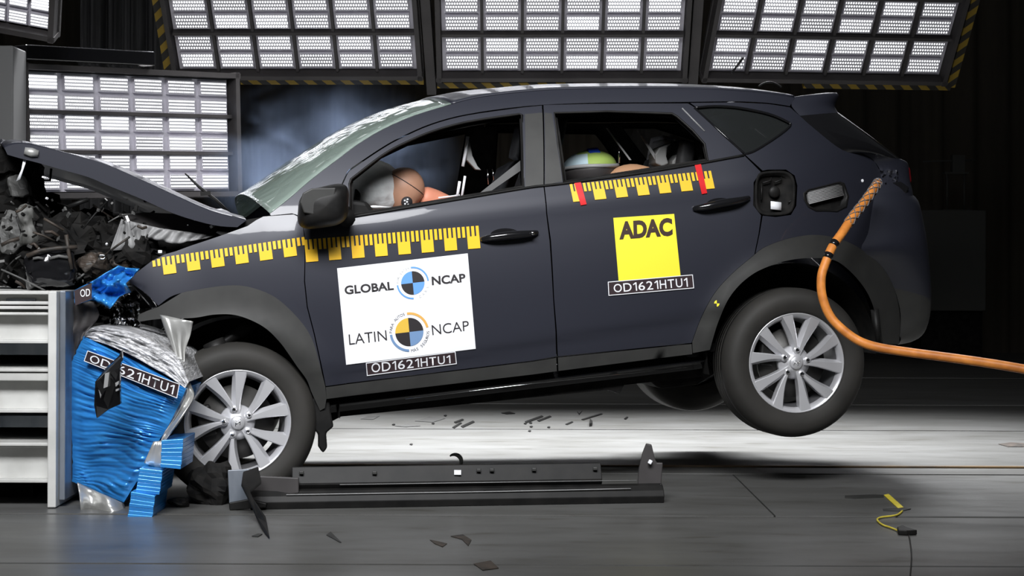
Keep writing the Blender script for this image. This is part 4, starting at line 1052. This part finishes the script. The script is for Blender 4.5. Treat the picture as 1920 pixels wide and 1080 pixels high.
# child seat and child dummy in the back
cs = thing('child_carrier', C(1105, 330, .5), 'child seat with a green cushion and blue patch behind the front pillar', 'child seat', mtx=CARM.copy())
cc = L(1104, 318, .60)
mb = MB()
def shell(u, v):
    a = 2*math.pi*u; b = math.pi*(.5+.5*v)
    return cc+Vector((.135*math.sin(b)*math.cos(a), .19*math.sin(b)*math.sin(a), .012+.11*math.cos(b)*1.2))
mb.grid(shell, 40, 12); build('shell', mb, 'darkframe', cs, solid=.012)
mb = MB(); mb.tube([cc+Vector((.138*math.cos(R(a)), .193*math.sin(R(a)), .010+.006*math.sin(R(a*2)))) for a in range(0, 361, 10)], .010, 0, 8); build('rim', mb, 'trim', cs)
mb = MB()
def cush(u, v):
    a = 2*math.pi*u; b = math.pi*.5*v
    return cc+Vector((.005+.128*math.sin(b)*math.cos(a), .185*math.sin(b)*math.sin(a), .012+.082*math.cos(b)))
mb.grid(cush, 48, 14)
for i, f in enumerate(mb.f):
    c = sum((Vector(mb.v[k]) for k in f), Vector())/len(f)-cc
    mb.m[i] = 1 if c.x < -.045+.02*math.sin(c.y*40) else 0
build('cushion', mb, ['green', 'pale'], cs)
mb = MB(); mb.box(cc+Vector((.012, -.085, .086)), (.055, .06, .008), 0, Matrix.Rotation(.45, 3, 'X')); build('blue_patch', mb, 'bluecloth', cs, bevel=.003)
mb = MB(); mb.box(cc+Vector((.05, .02, -.18)), (.36, .4, .12)); build('base', mb, 'black', cs, bevel=.03)
cd = thing('child_dummy', C(1200, 380, .6), 'tan child dummy leaning low beside the green cushion', 'dummy', mtx=CARM.copy())
k1 = L(1160, 322, .46)
skin_body('body', [(k1+Vector((.30, .06, -.10)), .11), (k1+Vector((.16, .04, -.06)), .10), (k1+Vector((.02, 0, -.02)), .065), (k1+Vector((-.08, 0, -.07)), .045), (k1+Vector((.30, .14, -.22)), .07), (k1+Vector((.05, .14, -.24)), .05), (k1+Vector((.30, -.02, -.22)), .07), (k1+Vector((.05, -.02, -.24)), .05)],
          [(0, 1), (1, 2), (2, 3), (0, 4), (4, 5), (0, 6), (6, 7)], 'tan', cd)

# ------------------------------------------------------------------ crash barrier
YB = 8.3
b0 = W(97, 957, YB); bt = W(94, 546, YB)
ba = thing('crash_barrier', (b0.x, YB, 0), 'white painted steel crash barrier block with stacked beams, at the car nose', 'barrier')
def WB(px, py, Y=YB): return W(px, py, Y)-Vector((b0.x, YB, 0))
def beam(y0, y1, m='whitesteel'):
    a = WB(-60, y0); b = WB(92, y1); xl = a.x-.6; xr = b.x; mb = MB()
    mb.box(((xl+xr)/2, .75, a.z-.007), (xr-xl, 1.4, .014)); mb.box(((xl+xr)/2, .75, b.z+.007), (xr-xl, 1.4, .014))
    mb.box(((xl+xr)/2, .13, (a.z+b.z)/2), (xr-xl, .012, a.z-b.z)); return mb
for y0, y1, st_ in ((546, 572, 1), (574, 645, 0), (692, 776, 0), (832, 908, 0)):
    mb = beam(y0, y1)
    if st_:
        c = WB(27, 565); mb.box((c.x, .115, c.z), (56/F*YB, .02, 8/F*YB), 1)
    bm_ = build('beam', mb, ['whitesteel', 'greysteel'], ba, bevel=.003)
for y0 in (712, 770, 668, 880):
    pass
mb = MB()
for y0, y1 in ((700, 716), (838, 842), (586, 592)):
    a = WB(-60, y0); b = WB(92, y1); mb.box(((a.x+b.x)/2-.3, .09, (a.z+b.z)/2), (b.x-a.x+.6, .06, a.z-b.z))
build('ledge', mb, 'whitesteel', ba, bevel=.004)
mb = MB(); z1 = WB(100, 546).z; mb.box((WB(100, 0).x, .75, (z1+.004)/2), (16/F*YB, 1.5, z1-.004)); build('face_plate_edge', mb, 'whitesteel', ba, bevel=.004)
mb = MB(); xx = WB(108, 0).x; mb.box((xx+.014, .78, (z1+.03)/2), (.026, 1.46, z1-.03)); build('face_plate', mb, 'greysteel', ba, bevel=.004)
mb = MB(); a = WB(40, 930); mb.box((a.x-.6, .9, .10), (1.1, 1.0, .2)); mb.box((-1.0, 1.45, .5), (2.0, .1, 1.0)); mb.box((-2.2, .75, .5), (.1, 1.5, 1.0)); build('core', mb, 'matte', ba)
mb = MB()
for y in (660, 800): a = WB(60, y); mb.box((a.x-.3, .5, a.z), (.9, .5, .05))
build('inner_bracket', mb, 'greysteel', ba)
for (x, y) in (): pass

# deformable honeycomb face of the barrier
hcY = lambda px: 8.48-(px-132)/(349-132)*.30
df = thing('deformable_barrier', W(200, 970, 8.3), 'crumpled blue honeycomb crash absorber between the white barrier and the front wheel', 'barrier block')
base = Vector(df.location)
def D(px, py, dy=0): return W(px, py, hcY(px)+dy)-base
left = cr([(157, 630), (143, 660), (131, 692), (133, 750), (135, 817), (136, 870), (135, 903)], 4)
right = cr([(349, 728), (341, 748), (332, 766), (312, 805), (297, 828), (270, 880), (232, 942)], 4)
def hc(u, v, dy=0):
    i = min(int(v*24), 23); t = v*24-i
    a = [p+(q-p)*t for p, q in zip(left[i], left[i+1])]; b = [p+(q-p)*t for p, q in zip(right[i], right[i+1])]
    x = a[0]+(b[0]-a[0])*u; y = a[1]+(b[1]-a[1])*u
    e = min(1, u*8, (1-u)*8, v*10+.2, (1-v)*10+.2)
    w = v*25+2.2*noise.noise(Vector((u*1.6, v*5, 0)))
    rid = .017*(.5-abs(math.sin(math.pi*w))**.6)*(.75+.9*noise.noise(Vector((u*3, v*9, 4))))*e+.003*math.sin(v*290+6*noise.noise(Vector((u*3, v*3, 8))))*e
    bul = -.05*math.sin(math.pi*u)*math.sin(math.pi*min(1, v*1.2))*e+.035*noise.noise(Vector((u*4, v*5, 2)))*e
    x += 2.0*noise.noise(Vector((0, v*30, u)))*(u < .03)
    return D(x, y, rid+bul+dy)
mb = MB(); NU, NV = 60, 150
mb.grid(hc, NU, NV)
n0 = len(mb.v)
mb.grid(lambda u, v: hc(u, v)+Vector((-.02*u, .55, .0)), 8, 24)
def rim_idx(nu, nv, o): return [o+i for i in range(nu+1)]+[o+j*(nu+1)+nu for j in range(1, nv+1)]+[o+nv*(nu+1)+i for i in range(nu-1, -1, -1)]+[o+j*(nu+1) for j in range(nv-1, 0, -1)]
def wall(n, f):
    vs = [f(t/n) for t in range(n+1)]+[f(t/n)+Vector((0, .55, 0)) for t in range(n+1)]
    mb.add(vs, [(i, i+1, n+2+i, n+1+i) for i in range(n)])
wall(60, lambda t: hc(t, 0)); wall(60, lambda t: hc(t, 1)); wall(60, lambda t: hc(0, t)); wall(60, lambda t: hc(1, t))
build('honeycomb_block', mb, 'blue', df)
# bared crushed aluminium above
tl = cr([(161, 625), (176, 612), (205, 614), (245, 622), (285, 640), (330, 668), (354, 716)], 4); bl_ = cr([(157, 634), (182, 640), (215, 652), (250, 668), (285, 688), (320, 708), (347, 728)], 4)
def al(u, v):
    i = min(int(u*24), 23); t = u*24-i
    a = [p+(q-p)*t for p, q in zip(tl[i], tl[i+1])]; b = [p+(q-p)*t for p, q in zip(bl_[i], bl_[i+1])]
    e = min(1, v*6, (1-v)*6)
    return D(a[0]+(b[0]-a[0])*v, a[1]+(b[1]-a[1])*v, .02*(1-v)+.03*noise.noise(Vector((u*6, v*14, 7)))*e+.012*noise.noise(Vector((u*20, v*40, 7)))*e)
mb = MB(); mb.grid(al, 70, 30); wall(40, lambda t: al(t, 0)); build('bared_aluminium', mb, 'alu', df)
# torn blue cladding at the top
mb = MB()
tp = [(168, 530), (182, 522), (205, 508), (222, 498), (236, 502), (262, 504), (248, 520), (236, 532), (246, 547), (232, 552), (224, 556), (206, 579), (192, 570), (172, 562), (140, 572), (139, 545)]
cen = (205, 535); K = 10
def tpf(i, s):
    p = tp[i % len(tp)]; x = cen[0]+(p[0]-cen[0])*s; y = cen[1]+(p[1]-cen[1])*s
    return W(x, y, 8.45+.10*noise.noise(Vector((x*.035, y*.05, 3)))+.04*noise.noise(Vector((x*.1, y*.1, 6))))-base
den = []
for i in range(len(tp)):
    a, b = tp[i], tp[(i+1) % len(tp)]
    den += [tuple(p+(q-p)*k/4 for p, q in zip(a, b)) for k in range(4)]
tp = den; nn = len(tp)
mb.add([tpf(i, s/K) for s in range(1, K+1) for i in range(nn)]+[tpf(0, 0)], [(s*nn+i, s*nn+(i+1) % nn, (s+1)*nn+(i+1) % nn, (s+1)*nn+i) for s in range(K-1) for i in range(nn)]+[(i, nn*K, (i+1) % nn) for i in range(nn)])
build('torn_cladding', mb, 'blue', df, solid=.004)
# plain sheets: behind the wheel, under the block, and beside the plate
def sheet(name, pl, pr, Y, amp, mt='sheet', n=4, th=.003):
    a_ = cr(pl, n); b_ = cr(pr, n); N = len(a_)-1
    def fn(u, v):
        i = min(int(v*N), N-1); t = v*N-i
        a = [p+(q-p)*t for p, q in zip(a_[i], a_[i+1])]; b = [p+(q-p)*t for p, q in zip(b_[i], b_[i+1])]
        x = a[0]+(b[0]-a[0])*u; y = a[1]+(b[1]-a[1])*u
        return W(x, y, Y(u, v)+amp*noise.noise(Vector((u*3, v*5, Y(0, 0)))))-base
    mb = MB(); mb.grid(fn, 14, N); return build(name, mb, mt, df, solid=th)
sheet('bent_sheet', [(300, 590), (312, 625), (326, 660), (340, 700), (350, 728), (345, 748), (330, 780), (310, 808), (302, 826)], [(362, 603), (357, 628), (348, 655), (347, 690), (358, 722), (364, 742), (352, 766), (330, 800), (306, 830)], lambda u, v: 8.30-.12*v+.05*math.sin(v*5)*u, .04)
sheet('lower_sheet', [(145, 905), (150, 935), (153, 971)], [(232, 944), (236, 960), (240, 974)], lambda u, v: 8.30-.05*v+.06*math.sin(u*7), .05)
sheet('side_sheet', [(134, 560), (134, 600), (134, 640), (132, 690)], [(176, 566), (186, 590), (172, 612), (157, 630)], lambda u, v: 8.50+.05*u, .04, 'darkframe')
sheet('grey_offcut', [(288, 828), (270, 868)], [(306, 826), (303, 880)], lambda u, v: 8.17, .01)
# three bumper element blocks
for q, Yq in (([(303, 826), (344, 823), (339, 880), (301, 876)], 8.10), ([(262, 878), (305, 883), (299, 928), (254, 923)], 8.08), ([(246, 922), (291, 930), (285, 974), (239, 971)], 8.05)):
    f = [W(x, y, Yq)-base for x, y in q]; mb = MB(); NR = 7
    for k in range(NR):
        a = [f[0].lerp(f[3], k/NR), f[1].lerp(f[2], k/NR), f[1].lerp(f[2], (k+.985)/NR), f[0].lerp(f[3], (k+.985)/NR)]
        o_ = Vector((0, .30, 0)); z_ = Vector((.0008*((k*7) % 3-1), .0012*((k*5) % 3), 0))
        mb.hexa([p+z_ for p in a], [p+o_ for p in a])
    build('bumper_element', mb, 'blue', df, bevel=.0015)
# code label on the block
def hmap(o):
    return lambda px, py: W(px, py, hcY(px)-.075+o*2)-base
q = [(160, 660), (166, 658), (336, 722), (333, 746)]
q = [(163, 658), (336, 722), (331, 747), (156, 672)]
q = [(164, 657), (337, 720), (332, 747), (157, 677)]
code_label(q, [(171, 664.5), (328, 722.5), (324, 740), (167, 678)], df, hmap, .002)
mb = MB(); f = lambda px, py: W(px, py, 8.27)-base
mb.add([f(*p) for p in ((139, 545), (172, 530), (172, 560), (141, 573))], [(0, 1, 2, 3)], 0)
f2 = lambda px, py: W(px, py, 8.268)-base
put_text(mb, 'OD', [(150, 543), (169, 541), (169, 555), (151, 557)], f2, 1, .004)
build('torn_label', mb, ['strip', 'white'], df)
# black plastic shard leaning on the blue block
mb = MB()
sh = [(228, 656), (222, 668), (200, 688), (178, 716), (176, 760), (181, 785), (203, 768), (226, 758), (224, 720), (225, 690), (229, 670)]
YS = 8.02
P = [W(x, y, YS+.04*math.sin(x*.1)) for x, y in sh]; mb.prism(P, (0, .03, 0))
s_ = build('plastic_shard', mb, 'gloss', bevel=.004); tag(s_, 'curved black plastic shard stuck upright against the blue honeycomb', 'debris')
mb = MB()
for qd in ([(197, 700), (205, 698), (202, 725), (194, 728)], [(216, 718), (223, 714), (222, 720), (217, 725)], [(217, 730), (223, 728), (222, 732), (217, 734)]):
    mb.prism([W(x, y, YS-.045) for x, y in qd], (0, .05, 0))
build('label_patch', mb, 'trim', s_)

# ------------------------------------------------------------------ things on the floor
# loose sill trim
A0 = onfloor(470, 956); A1 = onfloor(1245, 943)
tdir = (A1-A0).normalized(); tn = Vector((-tdir.y, tdir.x, 0))
tr = thing('sill_trim', A0, 'long torn-off black sill trim lying on the floor below the car door', 'trim')
Ln = (A1-A0).length
def extr(prof, s0, s1, mt, name, parent, bev=.003, rise=0.0):
    mb = MB(); n = len(prof)
    def pt(s, d, z): return tdir*s+tn*d+Vector((0, 0, z))
    K = 12; vs = []
    for k in range(K+1):
        t = k/K; s = s0+(s1-s0)*t
        vs += [pt(s, d, z*(1-rise*max(0, (t-.6))/.4)) for d, z in prof]
    mb.add(vs, [(k*n+i, k*n+(i+1) % n, (k+1)*n+(i+1) % n, (k+1)*n+i) for k in range(K) for i in range(n)]+[tuple(range(n)), tuple(range((K+1)*n-1, K*n-1, -1))], 0, True)
    return build(name, mb, mt, parent, bevel=bev)
px2s = lambda px: (W(px, 940, 8.4).x-A0.x)/tdir.x
extr([(0, 0), (-.01, .03), (.0, .055), (.02, .075), (.05, .082), (.06, .06), (.06, 0)], 0, Ln, 'black', 'lower_moulding', tr)
extr([(.045, .08), (.03, .10), (.04, .105), (.07, .172), (.08, .172), (.06, .09)], px2s(553), px2s(1135), 'black', 'upper_flange', tr)
mb = MB(); mb.tube([tdir*s+tn*-.004+Vector((0, 0, .062+.012*max(0, s/Ln-.6))) for s in [Ln*k/12 for k in range(1, 12)]], .0022, 0, 6); mb.tube([tdir*s+tn*.028+Vector((0, 0, .098)) for s in (px2s(640), px2s(1200))], .0015, 0, 6); build('moulding_line', mb, 'trim', tr)
mb = MB(); c = px2s(860); mb.box(tdir*c+tn*.042+Vector((0, 0, .142)), (.03, .006, .02)); build('part_label', mb, 'white', tr)
for px, z in ((705, .145), (900, .15), (925, .15), (1005, .15), (1122, .15), (570, .15)):
    mb = MB(); mb.box(tdir*px2s(px)+tn*.045+Vector((0, 0, z)), (.02, .012, .014)); build('clip', mb, 'clad', tr, bevel=.003)
mb = MB(); pf = [W(x, y, 8.62)-A0 for x, y in ((1198, 880), (1205, 850), (1212, 832), (1222, 834), (1228, 860), (1232, 868), (1243, 868), (1240, 905), (1246, 940), (1200, 938), (1196, 905))]; mb.prism(pf, (0, .03, 0)); ec = build('end_bracket', mb, 'darkframe', tr, bevel=.004)
mb = MB()
for px, py in ((1219, 866), (1202, 918)): mb.box(W(px, py, 8.60)-A0, (.016, .02, .018), 0, Matrix.Rotation(.5, 3, 'Y'))
build('white_clip', mb, 'white', ec, bevel=.003)
# pale bracket in front of the wheel
mb = MB(); a = onfloor(432, 957); P = [W(x, y, 8.28)-Vector((0, 0, 0)) for x, y in ((427, 882), (470, 880), (466, 940), (430, 948))]
br_ = thing('metal_bracket', a, 'grey metal bracket standing in front of the front tyre', 'bracket')
P = [p-a for p in P]; mb.prism(P, (0, .02, 0)); build('plate', mb, 'greysteel', br_, bevel=.002)
P = [W(x, y, 8.26)-a for x, y in ((429, 943), (466, 936), (500, 944), (498, 952), (430, 957))]; mb = MB(); mb.prism(P, (0, .05, 0)); build('foot', mb, 'black', br_, bevel=.004)
P = [W(x, y, 8.32)-a for x, y in ((470, 892), (560, 896), (560, 925), (505, 930), (470, 940))]; mb = MB(); mb.prism(P, (0, .02, 0)); build('side_plate', mb, 'darkframe', br_, bevel=.004)
# black broken strut with a torn tail
a = onfloor(500, 1008); mb = MB()
def fp(x, y): return onfloor(x, y)
up = [(455, 890), (484, 880), (490, 908), (468, 926), (474, 940), (498, 975), (500, 988), (505, 1013), (497, 1004), (482, 975), (470, 948), (452, 912)]
def leany(y): return 8.24-(y-880)/(1013-880)*.55
P = [W(x, y, min(leany(y), 1.08*F/(max(y, 905)-480)-.01)) for x, y in up]
mb.prism(P, (0, .012, .012)); s_ = build('broken_strut', mb, 'black', bevel=.003)
tag(s_, 'broken black strut leaning on the grey bracket, its jagged tail on the open floor', 'debris')
# dark rubber clump beside the bracket
mb = MB(); c = onfloor(400, 945)
g = MB(); g.ball((0, 0, 0), (.11, .09, .09), 0, 24, 14)
mb.add([Vector(v)*(1+.45*noise.noise(Vector(v)*18))+Vector((c.x, c.y+.02, .085)) for v in g.v], g.f)
tag(build('rubber_clump', mb, 'matte', smooth=False), 'crumpled black rubber clump between the blue blocks and the grey bracket', 'debris')
mb = MB(); g = MB(); g.ball((0, 0, 0), (.05, .04, .02), 0, 20, 10); c = onfloor(338, 950)
mb.add([Vector(v)*(1+.5*noise.noise(Vector(v)*30))+Vector((c.x, c.y, .02)) for v in g.v], g.f)
tag(build('plastic_scrap', mb, 'black', smooth=False), 'flat black plastic scrap on the floor under the front tyre edge', 'debris')
# pale curl of plastic behind the sill trim
mb = MB(); c = onfloor(852, 882)
mb.tube([c+Vector((.035*math.cos(R(x)), 0, .045+.035*math.sin(R(x)))) for x in range(-50, 140, 15)], [.004+.007*math.sin(math.pi*k/12) for k in range(13)], 0, 8)
mb.tube([c+Vector((-.03, 0, .006)), c+Vector((.02, 0, .006))], .006, 0, 8)
tag(build('plastic_curl', mb, 'sheet'), 'pale curled plastic sliver behind the sill trim', 'debris')
# splinters on the bright floor
def splinter(pts, label, mt='black', h=.004, group='splinters on the bright floor'):
    P = [onfloor(x, y, .001) for x, y in pts]; mb = MB(); mb.prism(P, (0, 0, h)); tag(build('plastic_splinter', mb, mt, bevel=0), label, 'splinter', group)
same = 'thin black plastic splinter lying on the bright floor beyond the sill trim'
for x0, y0, x1, y1, w in ((851, 792, 870, 788, 2), (848, 802, 866, 794, 1.5), (864, 800, 890, 792, 2.5), (984, 791, 1019, 782, 2.4), (1007, 789, 1034, 782, 2), (1090, 787, 1130, 777, 1.2), (1060, 796, 1075, 792, 1), (1170, 786, 1178, 783, 1)):
    splinter([(x0, y0), (x1-3, y1-w), (x1, y1), (x0+4, y0+w)], same)
splinter([(940, 775), (955, 772.5), (966, 776), (950, 777)], 'broad dark flake on the bright floor, farthest of the loose bits')
splinter([(1082, 772), (1086, 776), (1092, 771), (1086, 778.5)], 'small dark check-shaped chip on the bright floor')
splinter([(1105, 800), (1106, 790), (1111, 795), (1110, 799)], 'small blue-black upright chip on the bright floor near the rear tyre', 'black', .02)
for x, y in ((985, 795), (995, 794), (1029, 802), (996, 801), (993, 809), (835, 780), (812, 795), (738, 797), (771, 834)):
    splinter([(x-3, y), (x, y-1.4), (x+3, y-.5), (x+1, y+1.2)], 'tiny black crumb scattered on the bright floor', 'black', .005, 'crumbs on the bright floor')
# flat grey paint flakes and brown crumbs
for pts, lab_ in (([(778, 790), (805, 782), (835, 785), (812, 792)], 'broad grey paint flake on the bright floor below the front door label'),
                  ([(740, 799), (765, 796), (788, 799), (760, 801)], 'narrow grey paint flake on the bright floor nearest the front tyre'),
                  ([(676, 786), (690, 781), (712, 780), (700, 787)], 'pale grey paint flake on the bright floor close to the torn arch liner'),
                  ([(1872, 833), (1895, 830), (1925, 832), (1925, 838), (1890, 838)], 'dark brown flake on the bright floor at the right edge'),
                  ([(806, 1013), (822, 1016), (838, 1020), (830, 1026), (815, 1020)], 'small brown scrap on the near floor, left of two'),
                  ([(845, 1006), (868, 1003), (884, 1013), (878, 1024), (866, 1012)], 'brown curled scrap on the near floor, right of two'),
                  ([(888, 1058), (920, 1052), (935, 1066), (905, 1070)], 'dark brown scrap at the bottom edge of the floor')):
    P = [onfloor(x, y, .001) for x, y in pts]; mb = MB(); mb.prism(P, (0, 0, .0025)); tag(build('paint_flake' if 'grey' in lab_ else 'floor_scrap', mb, 'flake' if 'grey' in lab_ else 'rust'), lab_, 'flake' if 'grey' in lab_ else 'debris')
# marks on the near floor
for pts, lab_ in (([(472, 1006), (484, 1001.5), (492, 1002), (484, 1007)], 'short dark flake on the near floor beside the jagged strut'),
                  ([(612, 1004), (620, 998), (640, 1018), (636, 1017), (622, 1009)], 'brown hooked scrap on the near floor below the sill trim')):
    P = [onfloor(x, y, .001) for x, y in pts]; mb = MB(); mb.prism(P, (0, 0, .003)); tag(build('floor_scrap', mb, 'clad'), lab_, 'debris')
# orange supply hose
hp = [W(1646, 342, 9.28), W(1640, 352, 9.20), W(1620, 380, 9.08), W(1598, 408, 8.98), W(1578, 438, 8.90), W(1561, 462, 8.85), W(1549, 490, 8.82), W(1540, 520, 8.80), W(1542, 556, 8.79), W(1556, 592, 8.78), W(1580, 618, 8.76), W(1610, 639, 8.74), W(1645, 651, 8.70), W(1700, 660, 8.66), W(1760, 668, 8.62), W(1840, 679, 8.56), W(1925, 693, 8.5), W(2100, 725, 8.4), W(2300, 790, 8.3), W(2420, 900, 8.25)]
hp = [Vector(p) for p in cr([tuple(p) for p in hp], 6)]
hz = thing('supply_hose', hp[0], 'orange hose running from the tail of the car out across the frame edge', 'hose')
q = [p-hp[0] for p in hp]
mb = MB(); mb.tube(q, .0205, 0, 14); build('tube', mb, 'orange', hz)
mb = MB(); n_ = 6*4+2
for s in range(8):
    pts = []
    for i in range(4, 4+(n_-6)*6):
        f_ = i/6; k = int(f_); t = f_-k; p = q[k].lerp(q[k+1], t); tn_ = (q[k+1]-q[k]).normalized(); sd = tn_.cross(Vector((0, 1, 0))).normalized(); up_ = sd.cross(tn_)
        a = (i*.11*(1 if s % 2 else -1))+s*math.pi/4; pts.append(p+(sd*math.cos(a)+up_*math.sin(a))*.0222)
    mb.tube(pts, .0022, s % 2, 5)
build('braid', mb, ['pillar', 'grey_ink'], hz)
for k0 in (28, 33):
    mb = MB(); mb.tube(q[k0:k0+3], .0215, 0, 14); build('tape_band', mb, 'gloss', hz)
# yellow tape and cord on the floor
P = [onfloor(x, y, .002) for x, y in ((1657, 929), (1666, 927), (1694, 952), (1684, 954))]
mb = MB(); mb.prism(P, (0, 0, .003)); tag(build('tape_strip', mb, 'ytape'), 'short yellow tape strip stuck on the floor at the bottom right', 'tape')
P = [onfloor(x, y, .006) for x, y in cr([(1692, 958), (1680, 966), (1652, 970), (1645, 975), (1655, 984), (1672, 990), (1686, 996)], 5)]
mb = MB(); mb.tube(P, .004, 0, 8); tag(build('cord', mb, 'ytape'), 'thin yellow cord curling over the floor from the tape strip', 'cord')
mb = MB(); mb.prism([onfloor(x, y, .001) for x, y in ((1682, 997), (1692, 993), (1702, 998), (1720, 1003), (1700, 1004), (1684, 1003))], (0, 0, .02)); tag(build('cable_clip', mb, 'black', bevel=.004), 'small black clip where the yellow cord ends', 'clip')
P = [onfloor(x, y, .004) for x, y in cr([(1704, 1003), (1707, 1020), (1709, 1045), (1706, 1085), (1700, 1140)], 4)]
mb = MB(); mb.tube(P, .0028, 0, 6); tag(build('cable', mb, 'black'), 'thin dark cable running from the black clip toward the camera', 'cable')
for pts, lab_ in (([(1584, 930), (1640, 928), (1657, 929), (1657, 933), (1600, 935), (1584, 934)], 'dark tape strip on the floor before the yellow tape'), ([(1655, 955), (1690, 953), (1708, 955), (1690, 959), (1656, 958)], 'dark tape strip across the end of the yellow tape')):
    mb = MB(); mb.prism([onfloor(x, y, .001) for x, y in pts], (0, 0, .003)); tag(build('floor_tape', mb, 'clad'), lab_, 'tape')

# ------------------------------------------------------------------ smoke from the airbags and the front
def smoke_mat():
    m = bpy.data.materials.new('smoke'); m.use_nodes = True; m.node_tree.nodes.clear()
    out = nd(m, 'ShaderNodeOutputMaterial'); pv = nd(m, 'ShaderNodeVolumePrincipled'); lk(m, pv.outputs[0], out.inputs['Volume'])
    pv.inputs['Color'].default_value = (.50, .64, .95, 1); pv.inputs['Anisotropy'].default_value = .25
    tc = nd(m, 'ShaderNodeTexCoord'); n = nd(m, 'ShaderNodeTexNoise'); n.inputs['Scale'].default_value = 1.5; n.inputs['Detail'].default_value = 4; n.inputs['Roughness'].default_value = .55
    n.inputs['Distortion'].default_value = .6
    lk(m, tc.outputs['Object'], n.inputs['Vector'])
    ln = nd(m, 'ShaderNodeVectorMath', operation='LENGTH'); lk(m, tc.outputs['Object'], ln.inputs[0])
    fo = nd(m, 'ShaderNodeMapRange', interpolation_type='SMOOTHSTEP'); fo.inputs['From Min'].default_value = 1; fo.inputs['From Max'].default_value = .15; lk(m, ln.outputs['Value'], fo.inputs[0])
    nr = nd(m, 'ShaderNodeMapRange'); nr.inputs['From Min'].default_value = .44; nr.inputs['From Max'].default_value = .66; lk(m, n.outputs['Fac'], nr.inputs[0])
    mu = nd(m, 'ShaderNodeMath', operation='MULTIPLY'); lk(m, fo.outputs[0], mu.inputs[0]); lk(m, nr.outputs[0], mu.inputs[1])
    m2_ = nd(m, 'ShaderNodeMath', operation='MULTIPLY'); lk(m, mu.outputs[0], m2_.inputs[0]); m2_.inputs[1].default_value = .55; lk(m, m2_.outputs[0], pv.inputs['Density'])
    return m
M['smoke'] = smoke_mat()
mb = MB(); mb.ball((0, 0, 0), 1, 0, 32, 20)
sm = build('smoke_cloud', mb, 'smoke'); c = W(610, 305, 10.9); sm.location = c; sm.scale = (.80, .6, .52)
tag(sm, 'thin bluish smoke drifting over the windscreen and bonnet', 'smoke', None, 'stuff')
